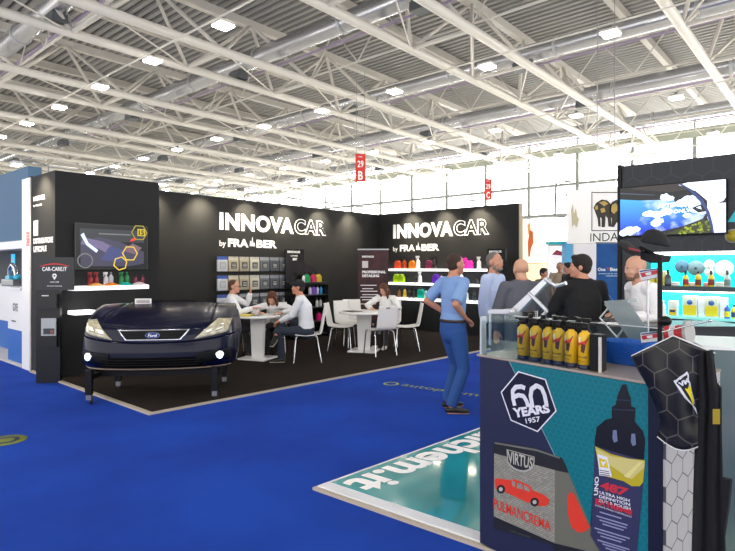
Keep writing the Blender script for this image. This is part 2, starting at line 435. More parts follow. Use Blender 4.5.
def solid_screen(name, label, o, X, Z, th, frame_m, painter, cat='television'):
    """flat screen: o lower left of the glass, X and Z its edges"""
    o = Vector(o); X = Vector(X); Z = Vector(Z); n = X.cross(Z).normalized()
    t = empty(name, o, 0, label, cat); fr = X.normalized() * .012; fz = Z.normalized() * .012
    b = MB(); b.prism([-fr - fz - n*th, X + fr - fz - n*th, X + fr + Z + fz - n*th, -fr + Z + fz - n*th], n * th * .98, frame_m); b.build('housing', t, bevel=.004)
    b = MB()
    def P(a, c, k=0): return X * a + Z * c + n * (.001 + .0006 * k)
    painter(b, P); b.build('screen_picture', t); return t
def em(name, h, s=1.0): return mat('screen ' + name, h, .3, emit=s)
def tv1(b, P):
    sq = lambda x0, y0, x1, y1, m, k: b.poly([P(x0,y0,k), P(x1,y0,k), P(x1,y1,k), P(x0,y1,k)], m)
    sq(0, 0, 1, 1, em('black', '#07090c', .5), 0)
    sq(.05, .62, .95, .9, em('grey', '#33363c', .35), 1)
    b.poly([P(.06,.06,2), P(.7,.05,2), P(.95,.12,2), P(.95,.4,2), P(.6,.62,2), P(.3,.72,2), P(.06,.62,2)], em('violet grey', '#3f3d52', .4))
    b.poly([P(.06,.55,3), P(.3,.45,3), P(.5,.28,3), P(.5,.5,3), P(.35,.62,3), P(.1,.7,3)], em('lilac', '#6c6284', .45))
    b.poly([P(.32,.2,4), P(.62,.15,4), P(.68,.42,4), P(.45,.52,4)], em('blue violet', '#3d4370', .5))
    b.poly([P(.06,.75,5), P(.14,.52,5), P(.27,.36,5), P(.29,.42,5), P(.16,.58,5), P(.1,.8,5)], em('light blue', '#b9cdf0', 1))
    b.poly([P(.62,.42,4), P(.82,.34,4), P(.92,.5,4), P(.78,.6,4)], em('mauve', '#6f5561', .5))
    sq(.3, .78, .75, .81, em('grey light', '#6d6f70', .4), 4)
    def ringp(cx, cy, r, m, k, n=6, w=.014, rot=0):
        a = [(cx + r*math.cos(rot + 2*PI*i/n)*.62, cy + r*math.sin(rot + 2*PI*i/n)) for i in range(n)]
        c = [(cx + (r-w*2)*math.cos(rot + 2*PI*i/n)*.62, cy + (r-w*2)*math.sin(rot + 2*PI*i/n)) for i in range(n)]
        for i in range(n):
            j = (i+1) % n; b.poly([P(*a[i],k), P(*a[j],k), P(*c[j],k), P(*c[i],k)], m)
    yl = em('yellow', '#d8b63a', .6)
    ringp(.74, .36, .19, yl, 6); ringp(.6, .12, .17, yl, 6, rot=.3); ringp(.88, .86, .2, em('olive', '#8d7f22', .7), 6)
    ringp(.12, .18, .17, em('grey light', '#6d6f70', .4), 6, 16)
    b.poly([P(.85,.78,7), P(.97,.78,7), P(.97,.95,7), P(.85,.95,7)], em('dull yellow', '#a99422', .8))
    write(b, '15', P(.87,.8,8), P(.08,0,0)-P(0,0,0), P(0,.12,0)-P(0,0,0), em('black', '#07090c', .5), .03)
    b.poly([P(.74,.64,7), P(.82,.68,7), P(.81,.73,7), P(.76,.7,7)], em('red', '#e02c1c', 1))
solid_screen('wall_television', 'wall television on the black tower showing a dark car picture with yellow hexagons', (3.23, 8.47, 1.575), (1.08, 0, 0), (0, 0, .66), .04, mat('screen frame', '#3a3f3c', .3), tv1)

# lit shelves under that screen
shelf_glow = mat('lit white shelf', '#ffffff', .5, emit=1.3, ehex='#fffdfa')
def lit_shelf(lo, hi, label, group=None):
    o = MB().box(lo, hi, shelf_glow).build('lit_shelf', bevel=.004); return tag(o, label, 'shelf', group)
q0 = onV(75, 288, 8.25); q1 = onV(149, 288, 8.25)
zs = 1.6 - 20.5 * 8.0 / 551
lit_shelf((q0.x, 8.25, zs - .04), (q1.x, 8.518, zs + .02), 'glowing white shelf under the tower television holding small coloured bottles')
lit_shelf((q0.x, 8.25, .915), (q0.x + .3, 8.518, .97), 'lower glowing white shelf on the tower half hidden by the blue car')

# bottles of several shapes; every one with its own body and cap
def bottle(name, kind, col, h, loc, label, group=None, capc='#1a1a1c', cat='bottle', rz=0, labelc=None):
    bm = mat('bottle ' + col, col, .3); cm = mat('cap ' + capc, capc, .35)
    t = empty(name, loc, rz, label, cat, group); r = h * .17
    if kind == 'round':
        MB().lathe([(r*.9, 0), (r, h*.02), (r, h*.62), (r*.75, h*.72), (r*.36, h*.79), (r*.36, h*.84)], (0,0,0), bm, 14).build('body', t)
        MB().lathe([(r*.42, h*.84), (r*.42, h*.97), (r*.36, h)], (0,0,0), cm, 12).build('cap', t)
    elif kind == 'spray':
        MB().lathe([(r*.95, 0), (r*1.02, h*.02), (r*1.02, h*.52), (r*.8, h*.64), (r*.36, h*.72), (r*.36, h*.76)], (0,0,0), bm, 14).build('body', t)
        b = MB(); b.lathe([(r*.42, h*.76), (r*.42, h*.84), (r*.3, h*.86)], (0,0,0), cm, 12); b.box((-r*1.15, -r*.25, h*.86), (r*.7, r*.25, h), cm)
        b.prism([(-r*.9, -r*.1, h*.86), (-r*.55, -r*.1, h*.86), (-r*.95, -r*.1, h*.7), (-r*1.15, -r*.1, h*.7)], (0, r*.2, 0), cm); b.build('trigger', t)
    elif kind == 'jug':
        w = h * .36; d = h * .2
        MB().box((-w, -d, 0), (w*.95, d, h*.62), bm).prism([(-w, -d, h*.62), (w*.95, -d, h*.62), (w*.1, -d*.9, h*.84), (-w*.6, -d*.9, h*.84)], (0, d*1.8, 0), bm).build('body', t, bevel=h*.04)
        MB().tube([(w*.75, 0, h*.6), (w*.8, 0, h*.78), (w*.2, 0, h*.84)], h*.045, bm, 8).build('handle', t)
        MB().lathe([(h*.11, h*.84), (h*.11, h*.97), (h*.09, h)], (-w*.25, 0, 0), cm, 12).build('cap', t)
    if labelc:
        lm = mat('label ' + labelc, labelc, .5); 
        if kind == 'jug': MB().box((-h*.25, -h*.215, h*.12), (h*.22, -h*.2, h*.5), lm).build('label_sticker', t)
        else: MB().lathe([(r*1.03, h*.1), (r*1.05, h*.12), (r*1.05, h*.44), (r*1.03, h*.46)], (0,0,0), lm, 14).build('label_sticker', t)
    return t
for i, (px, col, k, nm, capc) in enumerate(((90.5, '#8e1d22', 'spray', 'first dark red', '#8e1d22'), (96.5, '#8e1d22', 'spray', 'second dark red', '#8e1d22'), (106, '#c9ccd4', 'spray', 'silver', '#dfe2e6'),
        (111, '#b9bcc4', 'round', 'grey', '#888a92'), (121.5, '#0f7a3c', 'spray', 'first green', '#0f7a3c'), (127, '#0f7a3c', 'round', 'second green', '#0f7a3c'), (135.5, '#7a2240', 'round', 'first maroon', '#3a1820'), (142.5, '#7a2240', 'round', 'second maroon', '#3a1820'))):
    q = onV(px, 286, 8.38)
    bottle('product_bottle', k, col, .2 if i < 6 else .155, (q.x, 8.38, zs + .021), nm + ' bottle from the left on the glowing shelf under the tower television', None, capc)
for i, (px, col, nm) in enumerate(((96, '#f0b060', 'cream orange'), (111, '#f08a28', 'orange'), (125, '#12b5a8', 'turquoise'), (139, '#d7c2c8', 'pale pink'))):
    q = onV(px, 286, 8.28); b = MB()
    b.grid(lambda a, c: Vector(((a-.5)*.22, (c-.5)*.12, .001 + .035*math.sin(PI*a)**.7*math.sin(PI*c)**.7*(1+.3*math.sin(9*a+7*c)))), 12, 8, mat('cloth ' + col, col, .9))
    o = b.build('folded_cloth', None, (q.x, 8.27, zs + .022), 0, solid=.004); tag(o, nm + ' microfibre cloth heaped on the glowing shelf under the tower television', 'cloth')

# hanging product packs on the back wall, three rows of seven
def pack(c1, c2, head, loc, label, w=.235, h=.3):
    t = empty('hanging_pack', loc, 0, label, 'blister pack')
    MB().box((-w/2, -.02, -h), (w/2, .02, -h*.22), mat('pack ' + c1, c1, .35)).build('pouch', t, bevel=.01)
    MB().box((-w/2, -.006, -h*.22), (w/2, .006, 0), mat('pack head ' + head, head, .4)).build('header_card', t)
    MB().box((-w*.28, -.026, -h*.8), (w*.28, -.0205, -h*.38), mat('pack ' + c2, c2, .5)).build('label_sticker', t)
    MB().tube([(0, .12, -.02), (0, -.05, -.02), (0, -.06, .0)], .005, chrome, 5).build('hook', t)
    b = MB()
    for k in range(3): b.box((-w*.2, -.0275, -h*(.72 - .1*k)), (w*.2, -.0265, -h*(.69 - .1*k)), mat('fine print', '#d8d8d2', .5))
    b.build('lettering', t)
cols = [('#b4b8c0', '#999ea8', '#264a9c', 'white pack with blue header'), ('#a89e84', '#2b2b2c', '#b5b0a2', 'cream pack with dark label'), ('#9c9580', '#343434', '#a8a396', 'beige pack with dark label'),
        ('#bdbaaa', '#3a3a3a', '#b5b3aa', 'off-white pack with dark label'), ('#5b6068', '#33363c', '#8c9098', 'grey pack'), ('#454a52', '#2c2f35', '#7c8088', 'dark grey pack'), ('#4c5058', '#30333a', '#6c7078', 'charcoal pack')]  # pack colours toned down, the shade they hang in put into them
for r_, (zz, rn) in enumerate(((1.81, 'top'), (1.43, 'middle'), (1.05, 'bottom'))):
    for c_, (a1, a2, hd, nm) in enumerate(cols):
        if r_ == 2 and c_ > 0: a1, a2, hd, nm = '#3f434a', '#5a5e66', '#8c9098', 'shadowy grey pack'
        place = ('at the left end', 'second from the left', 'third from the left', 'in the centre', 'third from the right', 'second from the right', 'at the right end')[c_]
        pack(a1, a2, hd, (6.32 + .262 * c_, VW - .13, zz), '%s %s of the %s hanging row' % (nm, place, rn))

# arched product display
def product_display(loc, rz, label, rows, headtxt, w=1.0, h=2.0, headleft=True):
    t = empty('product_display', loc, rz, label, 'display stand')
    gl = mat('gloss black board', '#141416', .25)
    pts = [(-w/2, 0, 0), (w/2, 0, 0), (w/2, 0, h*.62)] + [(w/2 - w*.42*(1 - math.cos(a)), 0, h*.62 + h*.2*math.sin(a)) for a in (0.4, .8, 1.2, PI/2)]
    pts += [(w*.02, 0, h*.86), (w*.02, 0, h), (-w/2, 0, h)]
    MB().prism(pts, (0, .03, 0), gl).build('back_board', t)
    MB().box((-w/2, -.3, 0), (-w/2 + .03, 0, h*.6), gl).build('side_panel', t); MB().box((w/2 - .03, -.3, 0), (w/2, 0, h*.6), gl).build('side_panel', t)
    b = MB(); write(b, headtxt, (-w*.45, -.004, h*.955), (w*.36, 0, 0), (0, 0, .05), whitelet, .04)
    write(b, 'by FRABER', (-w*.36, -.004, h*.915), (w*.2, 0, 0), (0, 0, .03), whitelet, .02)
    write(b, 'BEST', (-w*.3, -.004, h*.875), (w*.12, 0, 0), (0, 0, .05), whitelet, .05); b.build('lettering', t)
    for zz in rows: MB().box((-w/2 + .03, -.28, zz - .02), (w/2 - .03, 0, zz), mat('shelf dark', '#2a2a2c', .3)).build('shelf', t)
    return t
DX = 8.41; DV = 9.3
rows = (1.26, .98, .7, .38, .1)
product_display((DX, DV, 0), 0, 'arched black product display with small coloured bottles behind the man in the cap', rows, 'INNOVACAR', 1.04)
for (px, zz, k, col, nm) in ((303.5, 1.26, 'spray', '#e9e9e9', 'white spray bottle'), (307, 1.26, 'jug', '#0e9a5a', 'green bottle'), (313.5, 1.26, 'jug', '#c42a5e', 'pink bottle'), (318.5, 1.26, 'jug', '#c9b62a', 'yellow bottle'),
        (310, .98, 'round', '#e4e4ea', 'white bottle'), (313.5, .98, 'jug', '#7a4ab8', 'purple bottle'), (317.5, .98, 'round', '#cfd8e8', 'pale bottle'), (321, .98, 'round', '#2aa4dc', 'light blue bottle'),
        (317, .7, 'spray', '#d8d8d8', 'left white spray bottle'), (320.5, .7, 'spray', '#c8c8c8', 'right white spray bottle'), (319, .38, 'jug', '#d81a78', 'magenta canister')):
    q = onV(px, 290, DV - .14)
    bottle('product_bottle', k, col, .2, (q.x, DV - .14, zz + .001), '%s on the %s shelf of the arched black display' % (nm, {1.26: 'top', .98: 'second', .7: 'third', .38: 'lower'}[zz]), None)

# three lit shelves on the right wall with their bottles
SZ = (1.555, 1.205, .825)
SH = {}
for zz, nm in zip(SZ, ('top', 'middle', 'bottom')):
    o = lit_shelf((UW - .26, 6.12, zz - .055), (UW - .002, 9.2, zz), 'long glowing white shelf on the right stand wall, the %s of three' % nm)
items = [
 (0, 398, 'jug', '#d8502a', .24, 'red-orange jug'), (0, 404.5, 'spray', '#a8401a', .3, 'dark orange spray bottle'), (0, 412.5, 'jug', '#dc7a1e', .24, 'orange jug'), (0, 418, 'spray', '#eceaea', .32, 'white spray bottle'),
 (0, 429.5, 'jug', '#7a2a4a', .25, 'maroon jug'), (0, 434.5, 'spray', '#1c1c20', .3, 'black spray bottle'), (0, 464.5, 'jug', '#e028b0', .3, 'left magenta jug'), (0, 469.5, 'jug', '#e23ab8', .24, 'right magenta jug'), (0, 479, 'spray', '#f0f0f0', .28, 'white trigger bottle near the right end'),
 (1, 397, 'jug', '#b8dc1a', .25, 'left lime green jug'), (1, 401.5, 'jug', '#a8d020', .25, 'right lime green jug'), (1, 416, 'round', '#17171a', .22, 'black bottle'), (1, 420, 'spray', '#e6e6ec', .28, 'white spray bottle beside a black one'), (1, 436.5, 'jug', '#6a2ac0', .26, 'purple jug'), (1, 461.5, 'spray', '#e8e8f0', .3, 'tall white spray bottle by the blue-shirted man'), (1, 441.5, 'round', '#dcdce4', .22, 'pale bottle'),
 (2, 399, 'spray', '#8a5a30', .26, 'brown spray bottle'), (2, 404.8, 'round', '#d8b838', .26, 'yellow bottle'), (2, 409.5, 'spray', '#202024', .26, 'left black spray bottle'), (2, 413.8, 'spray', '#2a2a30', .24, 'right black spray bottle'), (2, 421.5, 'jug', '#14b8a0', .27, 'turquoise jug'), (2, 426, 'spray', '#b8e8c8', .26, 'pale green spray bottle'),
 (2, 461.5, 'jug', '#2a8ac8', .24, 'blue jug'), (2, 466.5, 'spray', '#d8ecf4', .27, 'pale blue spray bottle'), (2, 474.5, 'round', '#27343a', .24, 'dark bottle'), (2, 433, 'round', '#e8e8ec', .24, 'white bottle')]
for s_, px, k, col, h, nm in items:
    q = onU(px, 290, UW - .13)
    bottle('product_bottle', k, col, h, (UW - .13, q.y, SZ[s_] + .001), '%s on the %s lit shelf, right wall' % (nm, ('top', 'middle', 'bottom')[s_]), None, capc='#e0e0e0' if k == 'spray' and col[1] in 'ef' else '#1a1a1c', rz=-PI/2)
q = onU(505, 248, 10.85)
product_display((10.85, q.y, 0), -PI/2, 'black product display with a small white heading at the right end of the stand wall', (1.25, .95, .6, .1), 'INNOVACAR', .84)
MB().lathe([(.05, 0), (.09, .12), (.1, .13)], (0, 0, 0), black, 12).build('black_basket', None, (UW - .13, onU(476, 290, UW-.13).y - .12, SZ[1] + .001))
tag(bpy.data.objects['black_basket'], 'small black bucket at the right end of the middle lit shelf', 'bucket')

# roll-up banner in the corner
c = cw((373.2 - 367.5) / 551 * 13, 13.0)
ru = empty('roll_up_banner', (c.x, c.y, 0.02), YAW - .05, 'dark maroon roll-up banner with white headings in the corner of the stand', 'banner')
ban = mat('banner maroon', '#4a2026', .6, var=('#2a1418', 4, 4)); banr = mat('banner red glow', '#8a2a30', .6)
MB().box((-.36, -.01, .06), (.36, 0, 2.0), ban).build('printed_sheet', ru)
MB().box((-.37, -.05, 0), (.37, .05, .07), steel).build('base', ru); MB().box((-.37, -.015, 1.98), (.37, .01, 2.01), steel).build('top_rail', ru)
b = MB(); write(b, 'INNOVACAR', (-.26, -.013, 1.8), (.28, 0, 0), (0, 0, .05), whitelet, .05); b.box((-.26, -.013, 1.56), (-.12, -.011, 1.72), mat('banner white box', '#d8d0d2', .6))
write(b, 'PROFESSIONAL', (-.26, -.013, 1.43), (.56, 0, 0), (0, 0, .065), whitelet, .05); write(b, 'DETAILING', (-.26, -.013, 1.34), (.4, 0, 0), (0, 0, .065), whitelet, .05)
for k, (w_, z_) in enumerate(((.38, 1.14), (.3, 1.06), (.4, 1.0), (.42, .92), (.34, .86), (.3, .8), (.36, .7))): b.box((-.3 + (.04 if k % 2 else 0), -.013, z_), (-.3 + w_, -.011, z_ + .018), whitelet)
b.build('lettering', ru)

# small sign stand in front of the tower
c = cw((51 - 367.5) / 551 * 7.62, 7.62)
ss = empty('sign_stand', (c.x, c.y, 0), YAW + .12, 'slim black sign stand with leaflet pockets at the tower corner', 'sign stand')
charcoal = mat('charcoal board', '#2c2d31', .45); blk2 = mat('slim stand black', '#121316', .35)
def SS(px, py): return Vector(((px - 51) * 7.62 / 551, -.02, 1.6 - (py - 267) * 7.62 / 551))
MB().box((-.19, -.01, 0), (.12, .06, 1.62), blk2).build('body', ss)
MB().box((-.185, -.03, 1.28), (.31, -.0, 1.735), charcoal).build('header_board', ss)
b = MB(); write(b, 'CAR-CARE.IT', (-.1, -.034, 1.545), (.32, 0, 0), (0, 0, .055), whitelet, .02)
arc = [( -.13 + .38*i/10, .03*math.sin(PI*i/10)) for i in range(11)]
for i in range(10): b.poly([(arc[i][0], -.034, 1.605+arc[i][1]), (arc[i+1][0], -.034, 1.605+arc[i+1][1]), (arc[i+1][0], -.034, 1.613+arc[i+1][1]*1.25), (arc[i][0], -.034, 1.613+arc[i][1]*1.25)], redsign)
b.lathe([(.03, -.034), (.03, -.036)], (0, 0, 0), whitelet, 16, M=Matrix(((1,0,0,.06),(0,0,1,0),(0,1,0,1.48),(0,0,0,1))))
b.poly([(.035, -.0365, 1.465), (.085, -.0365, 1.465), (.06, -.0365, 1.42)], whitelet)
b.lathe([(.012, -.037), (.012, -.038)], (0, 0, 0), charcoal, 12, M=Matrix(((1,0,0,.06),(0,0,1,0),(0,1,0,1.48),(0,0,0,1))))
write(b, 'CAR-CARE', (.0, -.034, 1.385), (.12, 0, 0), (0, 0, .016), whitelet, .01)
write(b, 'WE LOVE YOUR CAR', (-.04, -.034, 1.33), (.2, 0, 0), (0, 0, .014), whitelet, .01); b.build('lettering', ss)
for z_ in (1.03, .7, .5):
    MB().box((-.16, -.07, z_), (.1, -.012, z_ + .2), blk2).build('leaflet_pocket', ss)
    MB().box((-.09, -.073, z_ + .17), (.0, -.071, z_ + .185), mat('fine print', '#d8d8d2', .5)).build('pocket_label', ss)
b = MB(); b.box((-.09, -.09, .66), (.1, -.074, .9), mat('leaflet', '#aeb3b6', .4)); b.box((-.06, -.093, .68), (.08, -.091, .76), mat('leaflet dark', '#3c3f44', .5)); b.box((.03, -.094, .69), (.07, -.092, .74), mat('leaflet brown', '#8c5a44', .5))
o = b.build('leaflets', ss)
# ------------------------------------------------------------ chairs and tables of the stand
lacq = mat('white chair shell', '#eceae6', .35)
def make_chair():
    t = empty('meeting_chair', (0, 0, 0), 0, 'x', 'chair', None)
    # one continuous shell: the sitter faces -y, the back stands at +y
    def S(a, c):
        x = (a - .5) * .4; s = c * .86
        if s < .36: y = -.2 + s; z = .46 - .018 * math.sin(PI * s / .36)
        elif s < .46: k = (s - .36) / .1; y = .16 + .06 * math.sin(k * PI / 2); z = .46 + .06 * (1 - math.cos(k * PI / 2))
        else: k = (s - .46) / .4; y = .22 + .07 * k; z = .52 + .38 * k
        x *= (1 - .08 * max(0, (s - .6) / .26)); return Vector((x, y + .02 * (2*a-1)**2 * (s > .4), z + .008 * (2*a-1)**2 * (s < .4)))
    sh = MB().grid(lambda a, c: S(a, c * .42), 8, 8, lacq).build('seat', t, solid=.014)
    MB().grid(lambda a, c: S(a, .42 + c * .58), 8, 10, lacq).build('backrest', t, solid=.014)
    MB().prism([S(.38, .93) + Vector((0,.012,0)), S(.62, .93) + Vector((0,.012,0)), S(.6, .965) + Vector((0,.012,0)), S(.4, .965) + Vector((0,.012,0))], (0, .004, 0), mat('hand slot', '#9a8f88', .6)).build('hand_slot', t)
    for sx in (-1, 1):
        MB().tube([(sx*.16, -.15, .445), (sx*.19, -.185, .42), (sx*.215, -.22, 0)], .011, chrome, 8).build('leg', t)
        MB().tube([(sx*.16, .12, .445), (sx*.19, .16, .42), (sx*.215, .23, 0)], .011, chrome, 8).build('leg', t)
        MB().tube([(sx*.16, -.15, .445), (sx*.16, .12, .445)], .01, chrome, 6).build('seat_rail', t)
    return t
ch0 = make_chair(); used = [0]
def chair(px, t, a, label):
    """a = way the sitter faces, 0 away from the camera, 90 to the right"""
    p = cw((px - 367.5) / 551 * t, t, .02); rz = YAW - math.radians(a) + PI
    if not used[0]: used[0] = 1; ch0.location = p; ch0.rotation_euler = (0, 0, rz); ch0['label'] = label; return ch0
    return copy_tree(ch0, None, p, rz, label)
def table(px, t, a, w, d, label, top_round=False):
    p = cw((px - 367.5) / 551 * t, t, .02); r = empty('meeting_table', p, YAW - math.radians(a), label, 'table')
    tw_ = mat('white table laminate', '#f3f2f0', .3)
    if top_round: MB().lathe([(w/2 - .01, .715), (w/2, .72), (w/2, .745), (w/2 - .01, .75)], (0, 0, 0), tw_, 40).build('tabletop', r)
    else: MB().box((-w/2, -d/2, .715), (w/2, d/2, .75), tw_).build('tabletop', r, bevel=.008)
    b = MB().prism([(-.11, -.03, .03), (.11, -.03, .03), (.14, -.03, .715), (-.14, -.03, .715)], (0, .06, 0), tw_); b.build('pedestal', r, bevel=.006)
    MB().box((-.26, -.24, 0), (.26, .24, .03), tw_).build('base', r, bevel=.008)
    return r
table(258, 9.5, 20, .74, .7, 'white table with pedestal where three people sit behind the blue car', True)
table(364, 10.35, 15, .95, .7, 'white table with pedestal among white chairs in front of the maroon banner', True)
chair(307, 9.25, 262, 'white chair under the man in the dark cap')
chair(228, 9.75, 95, 'white chair behind the blue car under the man with glasses')
chair(275, 10.35, 178, 'white chair under the woman bent over the table')
chair(342, 10.5, 100, 'white chair seen from its side at the left end of the second table')
chair(350, 11.0, 140, 'white chair facing the camera side, left of the second table')
chair(353, 11.3, 172, 'empty white chair behind the second table left of the woman in white')
chair(380, 9.95, -28, 'white chair with its backrest towards the camera at the near side of the second table')
chair(406, 10.5, 268, 'white chair standing alone at the right end of the second table')
chair(389, 11.1, 195, 'white chair under the woman at the second table')
def at(px, py, t): return cw((px - 367.5) / 551 * t, t, 1.6 + (267 - py) * t / 551)
p = at(257, 316, 9.5); b = MB()
for k, (x, y, a) in enumerate(((-.12, .0, .2), (.14, .02, -.3), (.02, -.12, .7))): b = MB().box((-.105, -.148, 0), (.105, .148, .004), whitep, Matrix.Rotation(a, 4, 'Z')); tag(b.build('paper_sheet', None, (p.x + x, p.y + y, .771)), ('sheet of paper at the left', 'sheet of paper at the right', 'sheet of paper at the far edge')[k] + ' of the table with three people', 'paper')
o = MB().box((-.1, -.15, 0), (.1, .15, .02), mat('yellow folder', '#d8c23a', .5)).build('yellow_folder', None, (cw((247-367.5)/551*9.38, 9.38).x, cw((247-367.5)/551*9.38, 9.38).y, .771), YAW); tag(o, 'yellow folder at the left edge of the table behind the car', 'folder')
p = cw((360-367.5)/551*10.3, 10.3)
tag(MB().box((-.12, -.17, 0), (.12, .17, .006), mat('dark tablet', '#34343a', .3)).build('tablet', None, (p.x - .1, p.y + .1, .771), YAW + .6), 'dark flat tablet lying on the second white table', 'tablet')

# ------------------------------------------------------------ half car on a wheeled frame
cb = cw((152 - 367.5) / 551 * 6.5, 6.5, 0)
car = empty('display_car', cb, YAW + .12, 'dark blue front half of a car shown on a wheeled steel frame', 'car')
paint = mat('dark blue car paint', '#050926', .27, .0, coat=.15, spec=.22); pdark = mat('car dark plastic', '#08090b', .5, spec=.2); pbl = mat('car black gap', '#020203', .8, spec=.1)
CW_ = .915
def interp(x, T):
    if x <= T[0][0]: return T[0][1]
    for (a, b_), (c_, d_) in zip(T, T[1:]):
        if x <= c_: return b_ + (d_ - b_) * (x - a) / (c_ - a)
    return T[-1][1]
SL = [(.36, .13), (.39, .06), (.43, .01), (.5, -.005), (.6, 0), (.66, .02), (.7, .035), (.78, .05), (.86, .085), (.92, .16), (.98, .3), (1.02, .42)]
WZ = [(.36, .86), (.42, .905), (.55, .93), (.7, .925), (.85, .905), (1.0, .87)]
def plan(th, z):
    s, c_ = abs(math.sin(th)), abs(math.cos(th)); w = interp(z, WZ)
    return Vector((math.copysign(w * s ** .78, th), .52 * (1 - c_ ** .8), 0))
def yf(x, z):
    w = interp(z, WZ); s = min(1, (abs(x) / w)) ** (1 / .78); c_ = math.sqrt(max(0, 1 - s * s))
    return .52 * (1 - c_ ** .8) + interp(z, SL) * (1 - .75 * (abs(x) / w) ** 3)
def ze(x): return .868 + .10 * min(1, abs(x) / .9) ** 2.2
YB = 1.0
def body(k, q):
    """k: -1..1 round the nose and along the sides, q: 0..1 bottom to shoulder"""
    if abs(k) <= .7: th = k / .7 * PI / 2 * .999; x = plan(th, .7).x
    else: x = math.copysign(interp(.7, WZ), k)
    z = .36 + (ze(x) - .36) * q
    w = interp(z, WZ)
    if abs(k) <= .7: xx = math.copysign(w * abs(math.sin(th)) ** .78, k); return Vector((xx, yf(xx, z), z))
    f = (abs(k) - .7) / .3; y0 = .52 + interp(z, SL) * .25
    zz = z + f * .06 * q
    return Vector((math.copysign(w, k), y0 + (YB - y0) * f, zz))
def seg_body(k0, k1, q0, q1, nk, nq, m, name):
    return MB().grid(lambda a, c: body(k0 + (k1-k0)*a, q0 + (q1-q0)*c), nk, nq, m).build(name, car, solid=.006)
seg_body(-.78, .78, 0, .66, 64, 26, paint, 'bumper')
seg_body(-.7, .7, .665, 1, 60, 12, paint, 'nose_panel')
# fenders: side wall with a wheel arch
for s in (-1, 1):
    def fen(a, c, s=s):
        p = body(s * (.7 + .3 * a), .4 + .6 * c); 
        arch = .36 + .36 * math.sqrt(max(0, 1 - ((p.y - .98) / .36) ** 2)) if abs(p.y - .98) < .36 else .36
        z0 = max(.5, arch); z1 = body(s * (.7 + .3 * a), 1).z; p.z = z0 + (z1 - z0) * c; return p
    MB().grid(fen, 20, 14, paint).build('fender', car, solid=.006)
# bonnet and fender tops
def top(xn, r, pull=1):
    xe = .905 * xn; z0 = ze(xe); y0 = yf(xe, z0) if abs(xe) < .9 else .6
    y = y0 + (YB - y0) * r; x = xe * (1 - .07 * r * r)
    z = z0 + (1.125 - z0) * (1 - (1 - r) ** 1.55) * (1 - .16 * abs(xn) ** 3) + .012 * math.sin(PI * min(1, r * 1.2)) * (1 - xn * xn)
    z -= .012 * math.exp(-((abs(xn) - .66) / .03) ** 2) * min(1, r * 3)
    return Vector((x, y, z))
MB().grid(lambda a, c: top(-.7 + 1.4 * a, c), 44, 24, paint).build('bonnet', car, solid=.008)
for s in (-1, 1): MB().grid(lambda a, c, s=s: top(s * (.705 + .295 * a), c), 14, 24, paint).build('fender_top', car, solid=.006)
# patches that follow the nose
def patch(cor, off, m, name, par=None, n=14, thick=.004, sm=True):
    """cor: (x,z) corners bl, br, tr, tl"""
    def F(a, c):
        x = (cor[0][0]*(1-a) + cor[1][0]*a)*(1-c) + (cor[3][0]*(1-a) + cor[2][0]*a)*c
        z = (cor[0][1]*(1-a) + cor[1][1]*a)*(1-c) + (cor[3][1]*(1-a) + cor[2][1]*a)*c
        return Vector((x, yf(x, z) - off, z))
    return MB().grid(F, n, max(4, n // 2), m, sm).build(name, par or car, solid=thick)
headl = mat('headlight glass', '#d9d2b4', .12, coat=1, var=('#a39a78', 14, 3)); hl2 = mat('headlight bulb', '#fff8e0', .1, emit=.8)
grillm = mat('grille mesh', '#101011', .6, spec=.2)
for s in (-1, 1):
    h = patch([(s*.47, .735), (s*.84, .80), (s*.875, .955), (s*.72, .965)] if s > 0 else [(s*.47, .735), (s*.84, .80), (s*.875, .955), (s*.72, .965)], .012, headl, 'headlight')
    patch([(s*.56, .79), (s*.66, .81), (s*.68, .87), (s*.6, .86)], .02, mat('reflector', '#f0ecd8', .1, .6), 'reflector', h, 6)
    patch([(s*.7, .82), (s*.78, .835), (s*.8, .9), (s*.73, .9)], .02, mat('reflector', '#f0ecd8', .1, .6), 'reflector', h, 6)
    patch([(s*.5, .45), (s*.88, .47), (s*.88, .6), (s*.5, .57)], .014, pdark, 'fog_light_surround')
    x = s * .755; z_ = .53; y = yf(x, z_)
    fl = MB(); fl.lathe([(.056, 0), (.056, .02), (.05, .024)], (0, 0, 0), chrome, 18, M=Matrix.Translation((x, y - .015, z_)) @ Matrix.Rotation(s*.45, 4, 'Z') @ Matrix.Rotation(PI/2, 4, 'X'))
    q = fl.build('fog_light', car)
    MB().lathe([(.04, .022), (.036, .03)], (0, 0, 0), mat('fog bulb', '#f4fbff', .1, emit=6), 18, M=Matrix.Translation((x, y - .015, z_)) @ Matrix.Rotation(s*.45, 4, 'Z') @ Matrix.Rotation(PI/2, 4, 'X')).build('bulb', q)
patch([(-.33, .725), (.33, .725), (.42, .855), (-.42, .855)], .004, chrome, 'grille_frame', n=24)
patch([(-.305, .74), (.305, .74), (.395, .842), (-.395, .842)], .012, grillm, 'grille', n=24)
b = MB()
for k in range(9):
    z_ = .75 + k * .0105; w = .3 + (z_ - .74) * .85
    b.tube([Vector((x * w, yf(x * w, z_) - .018, z_)) for x in (-1, -.75, -.5, -.25, 0, .25, .5, .75, 1)], .0022, mat('grille wire', '#2c2c2e', .4, .5), 4)
b.build('grille_mesh', car)
bd = MB(); E = [( .085*math.cos(2*PI*i/24), .035*math.sin(2*PI*i/24)) for i in range(24)]
bd.prism([(x, yf(0,.79) - .03, .79 + z_) for x, z_ in E], (0, .012, 0), chrome); bd.prism([(x*.88, yf(0,.79) - .032, .79 + z_*.82) for x, z_ in E], (0, .01, 0), mat('badge blue', '#16317c', .25))
